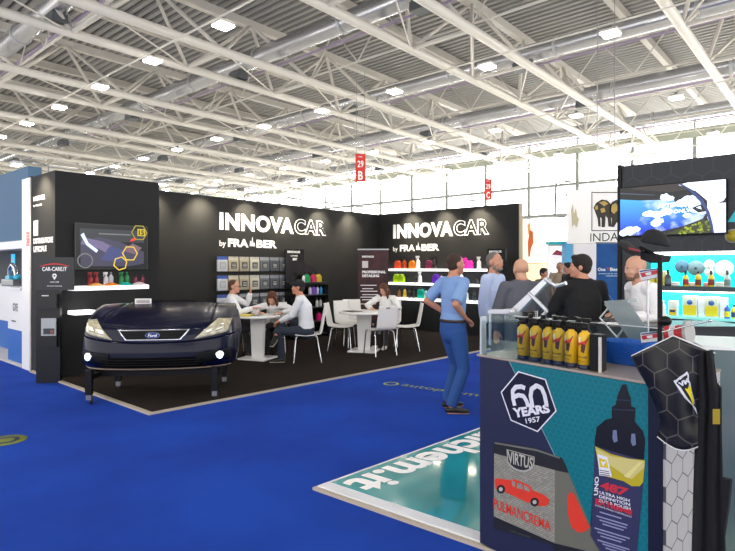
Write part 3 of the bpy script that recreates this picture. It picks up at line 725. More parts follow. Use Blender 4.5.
write(bd, 'Ford', (-.055, yf(0,.79) - .0335, .772), (.11, 0, 0), (0, 0, .036), whitelet, .02, shear=.3); bd.build('badge', car)
patch([(-.6, .41), (.6, .41), (.56, .53), (-.56, .53)], .014, pbl, 'lower_intake', n=24)
b = MB()
for k in range(3):
    z_ = .44 + k * .03; b.tube([Vector((x * .54, yf(x * .54, z_) - .024, z_)) for x in (-1, -.6, -.2, .2, .6, 1)], .006, pdark, 5)
b.build('intake_slats', car)
b = MB().tube([Vector((x, yf(x, .39) - .004, .385)) for x in [(-.86 + 1.72*i/24) for i in range(25)]], .011, mat('bumper lip', '#8a7a68', .4, .3), 6); b.build('bumper_lip', car)
MB().grid(lambda a, c: Vector(((a-.5)*1.5, YB + .12*math.sin(PI*a) + .06*c - .02, 1.09 + .05*c - .09*abs(2*a-1)**3)), 20, 4, pdark).build('cowl', car, solid=.01)
MB().box((-.8, .95, .42), (.8, .99, .98), pbl).build('bulkhead', car)
for s in (-1, 1): b = MB().tube([(s*.3, 1.04, 1.14), (s*.05, .99, 1.15), (-s*.0 + s*.05 - .35, .98, 1.135)], .007, pdark, 5); b.build('wiper', car)
for s in (-1, 1):                                                # wheel housing
    MB().grid(lambda a, c, s=s: Vector((s*(.86 - .3*c), .98 - .34*math.cos(a*PI*.5) , .38 + .34*math.sin(a*PI*.5))), 10, 3, pbl).build('wheel_arch_liner', car, solid=.006)
fm = mat('frame black steel', '#141416', .4, .5)
b = MB(); b.box((-.74, .28, .27), (.74, .33, .34), fm); b.box((-.74, .9, .27), (.74, .95, .34), fm); b.box((-.74, .28, .27), (-.69, .95, .34), fm); b.box((.69, .28, .27), (.74, .95, .34), fm); b.box((-.5, .5, .3), (-.45, .9, .6), fm); b.box((.45, .5, .3), (.5, .9, .6), fm)
b.build('frame', car)
for x, y in ((-.71, .02), (.71, .06), (-.62, .78), (.71, .92)):
    lg = MB().box((x - .035, y - .035, .11), (x + .035, y + .035, .4), fm).build('leg', car)
    MB().box((x-.035, y, .28), (x+.035, .3, .33), fm).build('leg_arm', lg)
    w = MB().lathe([(.045, -.016), (.05, -.01), (.05, .01), (.045, .016)], (0, 0, 0), mat('caster rubber', '#26262a', .6), 16, M=Matrix.Translation((x + .01, y + .02, .052)) @ Matrix.Rotation(.5, 4, 'Z') @ Matrix.Rotation(PI/2, 4, 'Y'))
    w.build('caster_wheel', lg); MB().box((x - .028, y - .03, .05), (x + .03, y + .03, .115), steel).build('caster_fork', lg)
card = empty('price_card', car.matrix_basis @ Vector((0, 0, 0)), YAW + .12, 'small white information card standing on the rear of the blue bonnet', 'card')
b = MB().box((-.44, .86, 1.112), (-.23, .865, 1.18), whitep, None); b.build('card_sheet', card)
b = MB()
for k in range(3): b.box((-.42, .857, 1.125 + k*.016), (-.25, .8595, 1.133 + k*.016), mat('card ink', '#6a4a48', .6))
b.build('printed_lines', card)
# ------------------------------------------------------------ people
def loft(mb, pts, rad, side, seg=14, m=None, c0=True, c1=True):
    """closed elliptical tube: rad = [(half width along side, half depth)], rounded ends"""
    P = [Vector(p) for p in pts]; n = len(P)
    if not isinstance(rad[0], (tuple, list)): rad = [(r, r) for r in rad]
    side = Vector(side)
    d0 = (P[1] - P[0]).normalized(); d1 = (P[-1] - P[-2]).normalized()
    Q = []; RR = []
    for k in ((1.0, .8, .45) if c0 else ()): Q.append(P[0] - d0 * (k * min(rad[0]))); RR.append([x * math.sqrt(max(.0009, 1 - k*k)) for x in rad[0]])
    Q += P; RR += [list(r) for r in rad]
    for k in ((.45, .8, 1.0) if c1 else ()): Q.append(P[-1] + d1 * (k * min(rad[-1]))); RR.append([x * math.sqrt(max(.0009, 1 - k*k)) for x in rad[-1]])
    vs = []; fs = []; N = len(Q)
    for i in range(N):
        d = (Q[min(i+1, N-1)] - Q[max(i-1, 0)]).normalized(); a = (side - d * side.dot(d))
        if a.length < .05: a = d.orthogonal()
        a.normalize(); b = d.cross(a)
        for k in range(seg): t = 2*PI*k/seg; vs.append(Q[i] + a * (math.cos(t)*RR[i][0]) + b * (math.sin(t)*RR[i][1]))
    for i in range(N-1):
        for k in range(seg): k2 = (k+1) % seg; fs.append((i*seg+k, i*seg+k2, (i+1)*seg+k2, (i+1)*seg+k))
    fs.append(tuple(range(seg))[::-1]); fs.append(tuple((N-1)*seg+k for k in range(seg)))
    mb.add(vs, fs, m or skin, True)
def fuse(mb, name, parent, m, voxel=.01, smooth=4, cut=None, warp=None, bump=None):
    """one continuous skin over everything collected"""
    o = mb.build(name + '_src'); q = o.modifiers.new('r', 'REMESH'); q.mode = 'VOXEL'; q.voxel_size = voxel; q.use_smooth_shade = True
    if smooth: s = o.modifiers.new('s', 'SMOOTH'); s.factor = .5; s.iterations = smooth
    bpy.context.view_layer.update()
    me = bpy.data.meshes.new_from_object(o.evaluated_get(bpy.context.evaluated_depsgraph_get()))
    bpy.data.objects.remove(o); me.name = name
    if warp:
        for v in me.vertices: v.co = warp(v.co)
    me.materials.clear()
    ms = m if isinstance(m, list) else [m]
    for x in ms: me.materials.append(x)
    me.polygons.foreach_set('use_smooth', [True] * len(me.polygons)); me.update()
    o = bpy.data.objects.new(name, me); COL.objects.link(o); o.parent = parent; return o
def ik(a, c, l1, l2, hint):
    a = Vector(a); c = Vector(c); d = c - a; L = d.length
    if L > (l1 + l2) * .995: c = a + d.normalized() * (l1 + l2) * .995; d = c - a; L = d.length
    x = (l1*l1 - l2*l2 + L*L) / (2*L); h = math.sqrt(max(0, l1*l1 - x*x)); dn = d.normalized()
    q = Vector(hint) - dn * Vector(hint).dot(dn); q.normalize()
    return a + dn * x + q * h, c
def rz_(v, a): return Matrix.Rotation(a, 3, 'Z') @ Vector(v)

def person(label, px, t, a, s=1.0, base_z=0.0, hip=(0, 0, .93), chest=None, neck=None, head_yaw=0, head_pitch=0,
           ank=((-.1, 0), (.1, .03)), ankz=(.085, .085), knee=((-.1, 1, 0), (.1, 1, 0)), toe=(8, -8), kneeabs=None,
           hands=((-.24, .05, .82), (.24, .05, .82)), elbow=((-.4, -1, 0), (.4, -1, 0)), hdir=((0, 0, -1), (0, 0, -1)), curl=.5,
           top_c='#8fb0e0', sleeve='long', leg_c='#2a4a86', shoe_c='#1c1a1c', sole_c=None, skin_c='#c98f74', hair=None, hair_c='#2c1e16', beard=None,
           jacket=False, belt=None, collar=True, bulk=1.0, group=None, glasses=False, cap=None, woman=False, voxel=.008, loc=None):
    """local frame: x to the person's right, y forward, z up; sides are (left, right)"""
    p = cw((px - 367.5) / 551 * t, t, base_z) if loc is None else Vector(loc)
    R_ = empty('person', p, YAW - math.radians(a), label, 'person', group); R_.scale = (s, s, s)
    sk = mat('skin ' + skin_c, skin_c, .5); H = Vector(hip)
    CH = Vector(chest) if chest else H + Vector((0, .01, .36)); NK = Vector(neck) if neck else CH + Vector((0, -.005, .19))
    up = (NK - H).normalized(); X = Vector((1, 0, 0)); sw = .172 if woman else .19
    SHL = NK - X * sw - up * .055; SHR = NK + X * sw - up * .055
    b = MB(); tc = MB(); lg = MB(); g = bulk
    # torso
    wa = H.lerp(CH, .42)
    tor = [H + Vector((0, 0, -.06)), H + up * .03, wa, CH, NK - up * .06, NK - up * .01]
    trad = [(.15, .10), (.165, .115), (.135, .095), (.16, .112), (.135, .08), (.06, .055)]
    if woman: trad = [(.15, .10), (.165, .11), (.12, .085), (.14, .11), (.12, .07), (.05, .05)]
    loft(b, tor, [(x*g, y*g) for x, y in trad], X, 20)
    loft(b, [SHL, NK - up*.05, SHR], [(.05, .05), (.06, .06), (.05, .05)], (0, 1, 0), 12)
    hy = Matrix.Rotation(math.radians(-head_yaw), 3, 'Z') @ Matrix.Rotation(math.radians(head_pitch), 3, 'X')
    HC = NK + (hy @ Vector((0, .045, .135))) * .6 + Vector((0, .012, .155)) * .4 + up * .0
    loft(b, [NK - up*.04, NK + up*.03, HC + hy @ Vector((0, -.02, -.06))], [(.064, .062), (.057, .057), (.057, .057)], X, 12)
    def HV(x, y, z): return HC + hy @ Vector((x, y, z))
    # head: cranium, face, jaw, nose, brow, ears
    def ell(mb, c, r, m=None, seg=20):
        M = Matrix.Translation(HV(*c)) @ hy.to_4x4(); mb.sphere((0, 0, 0), r, m or sk, seg, M)
    ell(b, (0, -.012, .03), (.079, .096, .09)); ell(b, (0, .03, -.02), (.06, .062, .088)); ell(b, (0, .045, -.078), (.04, .045, .035))
    ell(b, (0, .088, -.018), (.0125, .022, .022)); ell(b, (0, .092, -.03), (.018, .014, .01)); ell(b, (0, .076, .018), (.046, .018, .012))
    ell(b, (0, .084, -.057), (.022, .012, .012)); ell(b, (0, .078, -.09), (.018, .016, .014))
    for sx in (-1, 1): ell(b, (sx*.08, -.008, -.008), (.012, .02, .032)); ell(b, (sx*.036, .06, -.03), (.024, .024, .022))
    # arms and hands
    UA, FA = .285, .255
    joints = []
    for i, (SH_, sx) in enumerate(((SHL, -1), (SHR, 1))):
        hd = Vector(hdir[i]).normalized()
        el, wr = ik(SH_, Vector(hands[i]), UA, FA, Vector(elbow[i]))
        joints.append((SH_, el, wr, hd))
        loft(b, [SH_, SH_.lerp(el, .3), el], [(.05, .05), (.047, .047), (.038, .038)], X, 12)
        loft(b, [el, el.lerp(wr, .3), wr], [(.04, .04), (.041, .038), (.026, .022)], X, 12)
        fd = (hd + (wr - el).normalized() * .6).normalized()
        pn = fd.cross(Vector((0, 0, 1)) if abs(fd.z) < .8 else Vector((0, 1, 0))).normalized()      # across the palm
        bn = fd.cross(pn).normalized()
        if bn.dot(Vector((0,0,1))) > 0 and abs(fd.z) < .8: bn = -bn
        pc = wr + fd * .05
        loft(b, [wr, wr + fd*.03, wr + fd*.075], [(.027, .02), (.038, .016), (.04, .014)], pn, 12)
        for k, (o_, L_) in enumerate(((-.031, .066), (-.011, .078), (.010, .072), (.030, .056))):
            q0 = wr + fd*.075 + pn*o_; q1 = q0 + (fd*math.cos(curl*.6) + bn*math.sin(curl*.6)) * L_*.5; q2 = q1 + (fd*math.cos(curl*1.5) + bn*math.sin(curl*1.5)) * L_*.5
            loft(b, [q0 - fd*.02, q0, q1, q2], [.0092, .0092, .0085, .007], pn, 8)
        tsd = -1 if pn.dot(Vector((0, 1, 0))) < 0 else 1
        if abs(pn.y) < .3: tsd = -sx * (1 if pn.x > 0 else -1)
        q0 = wr + fd*.02 + pn*tsd*.02; q1 = q0 + fd*.03 + pn*tsd*.03 + bn*.008; q2 = q1 + fd*.035 + pn*tsd*.008 + bn*.01
        loft(b, [q0, q1, q2], [.013, .011, .009], bn, 8)
    # legs and feet
    TH, SHN = .43, .42; feet = []
    for i, sx in enumerate((-1, 1)):
        hp = H + Vector((sx*.085, 0, -.04)); ak = Vector((ank[i][0], ank[i][1], ankz[i]))
        kn, ak = ik(hp, ak, TH, SHN, Vector(knee[i]))
        feet.append((hp, kn, ak))
        loft(b, [hp, hp.lerp(kn, .35), kn], [(.085, .09), (.078, .08), (.052, .055)], X, 12)
        loft(b, [kn, kn.lerp(ak, .3), ak], [(.052, .054), (.05, .054), (.034, .036)], X, 12)
        fd = rz_((0, 1, 0), math.radians(toe[i]))
        sl = (kn - ak).normalized(); fdz = Vector((fd.x, fd.y, 0)); 
        if abs(sl.z) < .75: fdz = (fd * .6 - Vector((0, 0, .35))).normalized()
        loft(b, [ak + Vector((0,0,-.03)), ak + fdz*.07 + Vector((0,0,-.045)), ak + fdz*.15 + Vector((0,0,-.055))], [(.034, .03), (.04, .026), (.036, .018)], fd.cross(Vector((0,0,1))), 12)
        feet[-1] += (fdz, fd)
    body = fuse(b, 'body', R_, sk, voxel, 3)
    # shirt or jacket
    e = .014 if not jacket else .02; tm = mat('cloth ' + top_c, top_c, .85, bump=(18, .5))
    low = H + up * (.0 if not jacket else -.13) if True else H
    if not jacket and belt: low = H + up * .085
    tl = [low, H.lerp(CH, .2), wa, CH, NK - up*.06]
    rr = [trad[1], trad[1], ((trad[2][0] + .012), trad[2][1] + .008), trad[3], (trad[4][0] - .01, trad[4][1])]
    if jacket: rr[0] = (.155, .105)
    loft(tc, tl, [(x*g + e, y*g + e) for x, y in rr], X, 22, c0=False)
    loft(tc, [SHL - up*.004, NK - up*.05, SHR - up*.004], [(.05 + e, .05 + e), (.062 + e*.5, .062 + e*.5), (.05 + e, .05 + e)], (0, 1, 0), 14)
    for SH_, el, wr, hd in joints:
        if sleeve == 'short': 
            loft(tc, [SH_, SH_.lerp(el, .5), SH_.lerp(el, .9)], [.052 + e, .056 + e, .056 + e], X, 14, c1=False)
        else:
            w2 = wr - (wr - el).normalized() * .02
            loft(tc, [SH_, SH_.lerp(el, .4), el, el.lerp(w2, .5), w2], [.052 + e, .05 + e, .046 + e, .042 + e, .031 + e*.7], X, 14, c1=False)
    fuse(tc, 'jacket' if jacket else 'shirt', R_, tm, .011, 3)
    if collar:
        cm = mat('cloth collar ' + ('#f0f0f2' if jacket else top_c), '#f0f0f2' if jacket else top_c, .8); b = MB(); cc = NK + up*.012
        loft(b, [cc - up*.03, cc + up*(.012 if not jacket else .032)], [(.074, .072), (.065, .066)], X, 18, c0=False, c1=False); b.build('collar', R_)
    # trousers
    lm = mat('cloth ' + leg_c, leg_c, .85, bump=(14, .5)); b = MB()
    loft(b, [H + Vector((0, 0, -.07)), H + up*.02, H + up*.085], [(.15*g + .022, .105*g + .022), (.165*g + .014, .115*g + .014), (.145*g + .012, .1*g + .014)], X, 22, c1=False)
    for hp, kn, ak, fdz, fd in feet:
        end = ak + (kn - ak).normalized() * -.012
        loft(b, [hp, hp.lerp(kn, .4), kn, kn.lerp(ak, .5), end], [(.1, .105), (.09, .092), (.07, .074), (.064, .068), (.06, .066)], X, 14, c1=False)
    fuse(b, 'trousers', R_, lm, .011, 3)
    if belt:
        b = MB(); loft(b, [H + up*.055, H + up*.085], [(.162*g + .016, .112*g + .02)] * 2, X, 24, c0=False, c1=False); bo = b.build('belt', R_)
        bo.data.materials.clear(); bo.data.materials.append(mat('belt ' + belt, belt, .5))
    # shoes
    for hp, kn, ak, fdz, fd in feet:
        b = MB(); sd = fd.cross(Vector((0, 0, 1)))
        loft(b, [ak + fdz*-.035 + Vector((0,0,-.045)), ak + fdz*.03 + Vector((0,0,-.038)), ak + fdz*.1 + Vector((0,0,-.052)), ak + fdz*.185 + Vector((0,0,-.06))], [(.038, .036), (.042, .042), (.046, .032), (.034, .02)], sd, 14)
        sh = fuse(b, 'shoe', R_, mat('shoe ' + shoe_c, shoe_c, .35), .009, 2)
        if sole_c:
            b = MB(); loft(b, [ak + fdz*-.04 + Vector((0,0,-.077)), ak + fdz*.08 + Vector((0,0,-.077)), ak + fdz*.19 + Vector((0,0,-.077))], [(.036, .008), (.045, .008), (.034, .008)], sd, 14)
            q = b.build('sole', sh); q.data.materials.clear(); q.data.materials.append(mat('sole ' + sole_c, sole_c, .6))
    # face
    for sx in (-1, 1):
        b = MB(); M = Matrix.Translation(HV(sx*.03, .083, .0)) @ hy.to_4x4(); b.sphere((0, 0, 0), (.0135, .007, .0065), mat('eye white', '#e8e2dc', .2), 10, M); b.sphere((0, .0045, 0), (.006, .004, .006), eyem, 8, M)
        b.build('eye', R_)
        b = MB(); b.sphere((0, 0, 0), (.019, .005, .004), mat('brow ' + hair_c, hair_c, .8), 8, Matrix.Translation(HV(sx*.032, .09, .02)) @ hy.to_4x4()); b.build('eyebrow', R_)
    b = MB(); b.sphere((0, 0, 0), (.022, .006, .0055), lipm, 10, Matrix.Translation(HV(0, .094, -.058)) @ hy.to_4x4()); b.build('mouth', R_)
    hm = mat('hair ' + hair_c, hair_c, .7, bump=(90, .8))
    if hair in ('short', 'full', 'long'):
        b = MB(); k = {'short': 0, 'full': .008, 'long': .006}[hair]
        ell(b, (0, -.022, .04), (.082 + k, .095 + k, .087 + k*1.6)); ell(b, (0, -.045, -.005), (.078 + k, .062 + k, .075))
        if hair == 'full': ell(b, (0, .04, .1), (.055, .045, .03))
        if hair == 'long':
            for sx in (-1, 1): loft(b, [HV(sx*.05, .03, .075), HV(sx*.078, .03, .0), HV(sx*.082, .035, -.09), HV(sx*.07, .05, -.19)], [(.03, .03), (.026, .04), (.026, .04), (.014, .02)], hy @ Vector((1, 0, 0)), 10)
            loft(b, [HV(0, -.06, .03), HV(0, -.075, -.08), HV(0, -.07, -.2)], [(.08, .05), (.085, .04), (.06, .025)], hy @ Vector((1, 0, 0)), 14)
        fuse(b, 'hair', R_, hm, .007, 3)
    if beard:
        b = MB(); ell(b, (0, .052, -.086), (.041, .045, .03)); 
        for sx in (-1, 1): ell(b, (sx*.053, .02, -.065), (.012, .026, .03))
        fuse(b, 'beard', R_, mat('hair ' + beard, beard, .8, bump=(90, .8)), .006, 2)
    if glasses:
        b = MB()
        for sx in (-1, 1):
            C0 = [HV(sx*.033 + .024*math.cos(2*PI*i/14), .101, .0 + .017*math.sin(2*PI*i/14)) for i in range(15)]; b.tube(C0, .003, black, 5)
            b.tube([HV(sx*.057, .1, .004), HV(sx*.08, .0, .004)], .0028, black, 5)
        b.build('glasses', R_)
    if cap:
        b = MB(); ell(b, (0, -.016, .048), (.087, .104, .088)); ell(b, (0, -.016, .035), (.082, .1, .03))
        loft(b, [HV(-.05, .075, .055), HV(0, .105, .06), HV(.05, .075, .055)], [(.05, .006)]*3, hy @ Vector((0, 1, 0)), 12)
        fuse(b, 'cap', R_, mat('cap cloth', cap, .8), .007, 2)
    R_['_hc'] = 0; del R_['_hc']
    return R_, joints, HC

JE = '#3560a8'
# standing, blue short-sleeved shirt, hands on the hips
person('man in light blue short-sleeved shirt and blue jeans with hands on his hips', 453, 6.15, 62, s=1.0, head_yaw=8, hair='short', hair_c='#3a2619',
       ank=((-.13, .02), (.1, -.1)), toe=(-6, -30), hands=((-.17, .02, 1.07), (.19, .03, 1.04)), elbow=((-.6, -1, 0), (.35, -1, 0)), hdir=((.1, .9, -.35), (-.1, .9, -.35)), hip=(0, 0, .935),
       sleeve='short', top_c='#7f9fd0', leg_c='#244d8c', belt='#3a2a22', skin_c='#c4866a', sole_c='#b98a76')
person('grey-haired bearded man in a pale blue long-sleeved shirt and dark trousers', 493, 6.75, 128, s=1.02, head_yaw=12, head_pitch=5, hair='short', hair_c='#77706a', beard='#8a8078',
       hands=((-.24, .03, .84), (.24, .0, .84)), top_c='#c2cff0', leg_c='#1f2740', belt='#22222a', skin_c='#c98f74')
person('bald man in a grey suit jacket seen from behind', 522, 6.0, -4, s=.97, head_yaw=-6, hair=None, hair_c='#8a7a6c', jacket=True, top_c='#5b5c66', leg_c='#4a4c56', skin_c='#d2a083', bulk=1.1,
       hands=((-.25, .14, .92), (.27, .08, .88)), elbow=((-.9, -.6, 0), (.9, -.6, 0)))
person('dark-haired man in a black jacket seen from behind, head turned left', 583, 5.55, -8, s=.985, head_yaw=-62, hair='full', hair_c='#201612', jacket=True, top_c='#0d0e12', leg_c='#15224e', skin_c='#c98f74', bulk=1.12,
       hands=((-.17, .28, 1.0), (.2, .26, 1.0)), elbow=((-1, -.4, -.2), (1, -.4, -.2)))
person('bald bearded man in a white shirt leaning over the dark desk, facing left', 652, 5.35, 268, s=1.015, base_z=0, hip=(0, -.06, .92), chest=(0, .06, 1.25), neck=(0, .12, 1.425), head_pitch=-8, beard='#7c5c4c', hair=None, hair_c='#4a3a34',
       top_c='#efeef0', leg_c='#22242c', skin_c='#cf9c82', hands=((-.12, .3, 1.13), (.14, .27, 1.13)), elbow=((-.5, -.5, -1), (.5, -.5, -1)), hdir=((.2, 1, -.2), (-.2, 1, -.2)), curl=.3)
# seated group behind the car
SIT = dict(hip=(0, 0, .54), knee=((-.1, 1, .6), (.1, 1, .6)))
person('man with glasses in a white shirt seated behind the blue car, hand raised', 229, 9.72, 82, s=1.0, base_z=.02, hip=(0, 0, .54), chest=(0, .04, .9), neck=(0, .06, 1.09), head_yaw=12, glasses=True, hair='short', hair_c='#5a3a26',
       ank=((-.1, .42), (.12, .36)), knee=((-.05, .3, 1), (.05, .3, 1)), top_c='#f2f3f6', leg_c='#1c1e26', skin_c='#d49c80', hands=((-.12, .36, 1.13), (.1, .42, .86)), elbow=((-.4, .1, -1), (.4, .1, -1)), hdir=((0, .3, 1), (0, 1, 0)), curl=.25)
person('brown-haired woman in a white top bent over papers at the round table', 278, 10.2, 186, s=.97, base_z=.02, hip=(0, 0, .54), chest=(0, .2, .85), neck=(0, .33, .95), head_pitch=-42, hair='long', hair_c='#5c3220', woman=True,
       ank=((-.1, .36), (.1, .4)), knee=((-.05, .3, 1), (.05, .3, 1)), top_c='#ecebec', leg_c='#22242e', skin_c='#d9a48a', hands=((-.2, .52, .8), (.2, .5, .8)), elbow=((-1, -.2, 0), (1, -.2, 0)), hdir=((.6, .8, 0), (-.6, .8, 0)), curl=.2, collar=False)
person('man in white shirt and dark cap seated with crossed legs, seen from the side', 308, 9.22, 268, s=1.02, base_z=.02, hip=(0, .02, .54), chest=(0, .06, .9), neck=(0, .13, 1.07), cap='#14151b', hair='short', hair_c='#2a1d16',
       ank=((-.08, .42), (-.12, .50)), ankz=(.085, .46), knee=((-.05, .3, 1), (.6, .3, .6)), toe=(5, 70), top_c='#eceef2', leg_c='#27303f', shoe_c='#17181c', sole_c='#c9b9a4', skin_c='#c98a6c',
       hands=((-.05, .46, .66), (.08, .44, .68)), elbow=((-.5, -.4, -1), (.5, -.4, -1)), hdir=((.5, .8, -.4), (-.5, .8, -.4)), curl=.8)
person('brown-haired woman in white seated at the table in front of the banner', 388, 10.95, 205, s=.97, base_z=.02, hip=(0, 0, .54), chest=(0, .07, .88), neck=(0, .12, 1.05), head_pitch=-28, head_yaw=12, hair='long', hair_c='#5e3826', woman=True,
       ank=((-.1, .38), (.1, .42)), knee=((-.05, .3, 1), (.05, .3, 1)), top_c='#eeeeec', leg_c='#2c2c34', shoe_c='#e0dcd8', skin_c='#d9a48a', hands=((-.14, .4, .8), (.2, .36, .8)), elbow=((-1, -.2, -.3), (1, -.2, -.3)), hdir=((.5, .8, 0), (-.5, .8, 0)), curl=.3, collar=False)
# visitors far behind
person('far visitor in a beige top between the bald man and the blue column', 560, 13.2, 200, s=.98, hair='short', hair_c='#7a5a40', top_c='#b8a48c', leg_c='#2c2c34', voxel=.014)
person('far dark-haired visitor in black standing beside the blue column', 569, 12.4, 260, s=.97, hair='full', hair_c='#17120f', top_c='#1c1c22', leg_c='#20202a', voxel=.014)
person('far dark-haired visitor stooping behind the bald man in the grey suit', 543, 12.0, 150, s=.9, hair='full', hair_c='#1d1714', top_c='#55504a', leg_c='#20202a', voxel=.014)
# ------------------------------------------------------------ neighbour stand at the far left
slate = mat('slate blue fascia', '#4d6f8e', .7); nblue = mat('counter blue', '#1f63b8', .5)
nb = empty('neighbour_stand', (3.0, 9.95, 0), 0, 'neighbouring stand at the left edge with slate blue fascia and white portal', 'exhibition stand')
MB().box((.05, -.05, 2.03), (.25, 9, 3.22), slate).build('fascia', nb)
MB().box((.0, -.05, 1.9), (.3, 9, 2.03), white).build('fascia_lip', nb)
MB().box((1.3, 0, 0), (1.4, 9, 2.3), mat('dark back panel', '#3d4248', .6)).build('back_panel', nb)
q = onU(13.5, 260, 4.28) - Vector((3.0, 9.9, 0))
b = MB(); b.box((q.x, q.y - .13, q.z - .14), (q.x + .012, q.y + .13, q.z + .14), mat('cyan sign', '#19b4e8', .4, emit=.8)); b.box((q.x - .004, q.y - .09, q.z - .03), (q.x, q.y + .09, q.z + .03), whitelet); b.build('logo_square', nb)
MB().box((q.x, q.y - .1, q.z - .26), (q.x + .01, q.y + .06, q.z - .2), whitelet).build('logo_line', nb)
MB().prism([(2.96 - 3, -.08, 0), (2.96 - 3, 9, 0), (4.4 - 3, 9, 0), (4.4 - 3, -.08, 0)], (0, 0, .03), mat('neighbour floor edge', '#c8c6c2', .6)).build('platform', nb)
def ncounter(y0, y1, x0, label, tx=None):
    c = empty('white_counter', (x0, 0, .03), 0, label, 'counter')
    MB().box((0, y0, 0), (.5, y1, .53), nblue).build('blue_front', c); MB().box((0, y0, .53), (.5, y1, 1.19), white).build('white_front', c); MB().box((-.03, y0, 1.19), (.55, y1, 1.23), white).build('counter_top', c)
    if tx:
        b = MB(); write(b, 'GYE', (-.004, y0 + (y1-y0)*.62, .84), (0, -(y1-y0)*.34, 0), (0, 0, .13), mat('ink dark', '#2c2e33', .5), .01); b.box((-.004, y0 + .3, .66), (-.002, y0 + .5, .68), mat('ink dark', '#2c2e33', .5)); b.build('lettering', c)
ya = onU(22, 300, 3.02).y; yb = onU(8, 300, 3.02).y
ncounter(ya, yb, 3.02, 'white and blue counter with dark lettering nearest the white wall end', True)
ncounter(yb + .02, yb + 2.6, 3.4, 'white and blue counter set back at the very left edge')
c = Vector((3.22, onU(14, 280, 3.22).y, 1.262)); mc = empty('tabletop_machine', c, 0, 'silver arched machine with cyan parts on the white and blue counter', 'machine')
cy = mat('cyan part', '#49c3e8', .3)
MB().box((-.12, -.3, 0), (.12, .3, .12), steel).build('base', mc, bevel=.02)
MB().tube([(0, .24, .1), (0, .22, .3), (0, .08, .38), (0, -.08, .32), (0, -.14, .16), (0, -.2, .1)], [.03, .035, .04, .04, .035, .03], chrome, 10).build('arched_arm', mc)
MB().sphere((0, -.2, .16), (.07, .07, .05), cy, 12).build('grip', mc); MB().box((-.08, -.02, .12), (.08, .2, .18), cy).build('tray', mc)

# ------------------------------------------------------------ stands beyond the right wall
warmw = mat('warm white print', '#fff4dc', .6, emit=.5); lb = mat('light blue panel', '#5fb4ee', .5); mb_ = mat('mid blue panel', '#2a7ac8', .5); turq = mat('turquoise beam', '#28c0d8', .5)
def slab(name, px0, px1, y0, y1, t, m, label, cat, th=.1, z0=None):
    a = cw((px0-367.5)/551*t, t); b_ = cw((px1-367.5)/551*t, t); w_ = (b_ - a).length
    r = empty(name, a, YAW, label, cat); zt_ = 1.6 + (267-y0)*t/551; zb = 1.6 + (267-y1)*t/551 if z0 is None else z0
    MB().box((0, 0, zb), (w_, th, zt_), m).build('panel', r); return r, w_, zb, zt_
r, w_, zb, zt_ = slab('lit_poster', 522, 548, 219, 264, 17.5, warmw, 'bright white poster with an orange-red figure behind the right end of the black wall', 'poster', .3, 0)
b = MB(); om = mat('orange print', '#e8703a', .6); om2 = mat('orange pale', '#f4b46a', .6)
b.poly([(w_*.2, -.004, zt_-.2), (w_*.3, -.004, zt_-.1), (w_*.34, -.004, zt_-.45), (w_*.24, -.004, zt_-.5)], om2)
b.poly([(w_*.22, -.005, zt_-.75), (w_*.3, -.005, zt_-.35), (w_*.42, -.005, zt_-.4), (w_*.44, -.005, zt_-.75), (w_*.34, -.005, zt_-.95), (w_*.3, -.005, zt_-1.2), (w_*.24, -.005, zt_-1.2)], om)
b.box((0, -.004, zt_-1.45), (w_, -.001, zt_-1.4), mat('gold line', '#d8b070', .5)); b.build('printed_figure', r)
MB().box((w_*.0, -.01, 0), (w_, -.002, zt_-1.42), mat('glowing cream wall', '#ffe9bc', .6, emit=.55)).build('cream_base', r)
slab('blue_column', 565.5, 573, 241, 330, 15.5, lb, 'light blue upright column behind the visitors', 'column', .3, 0)
slab('turquoise_beam', 549, 566, 241.5, 244.3, 15.6, turq, 'thin turquoise beam running into the light blue column', 'beam', .3)
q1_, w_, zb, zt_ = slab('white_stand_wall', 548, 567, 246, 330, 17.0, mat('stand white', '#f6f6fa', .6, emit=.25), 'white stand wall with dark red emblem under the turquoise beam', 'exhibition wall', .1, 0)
b = MB(); b.poly([(w_*.2, -.004, zt_-.27), (w_*.45, -.004, zt_-.12), (w_*.8, -.004, zt_-.2), (w_*.8, -.004, zt_-.3)], mat('dark red emblem', '#9a2848', .5)); write(b, 'Racer', (w_*.1, -.004, zt_-1.0), (w_*.5, 0, 0), (0, 0, .2), mat('pale ink', '#8890c0', .5), .02); b.build('emblem', q1_)
for x0, x1, nm in ((530.5, 532.8, 'narrow'), (534, 540.5, 'wide')): slab('hanging_blue_box', x0, x1, 219.5, 228.5, 19, mb_, nm + ' blue box hanging above the orange figure poster', 'hanging sign', .3)
slab('white_partition', 574, 597, 244, 330, 12.6, mat('partition white', '#f0ecea', .6), 'white partition wall between the light blue column and the blue banner', 'partition', .08, 0)
# blue roll-up
t = 9.4; a = cw((596.5-367.5)/551*t, t); rb = empty('blue_roll_up_banner', a, YAW, 'blue roll-up banner with white heading left of the right booth wall', 'banner')
bl = mat('banner blue', '#1f5fa8', .5, var=('#164a8e', 3, 3)); MB().box((0, 0, .05), (.82, .01, 2.0), bl).build('printed_sheet', rb); MB().box((-.01, -.05, 0), (.83, .06, .06), steel).build('base', rb); MB().box((-.01, -.01, 2.0), (.83, .015, 2.025), steel).build('top_rail', rb)
b = MB(); write(b, 'One', (.02, -.003, 1.53), (.13, 0, 0), (0, 0, .06), whitelet, .04); write(b, 'Best', (.23, -.003, 1.53), (.16, 0, 0), (0, 0, .06), whitelet, .04); b.poly([(.17, -.003, 1.58), (.21, -.003, 1.595), (.2, -.003, 1.53)], redsign)
write(b, 'professional car care', (.04, -.003, 1.475), (.32, 0, 0), (0, 0, .022), whitelet, .02); write(b, 'solutions', (.16, -.003, 1.44), (.2, 0, 0), (0, 0, .022), whitelet, .02)
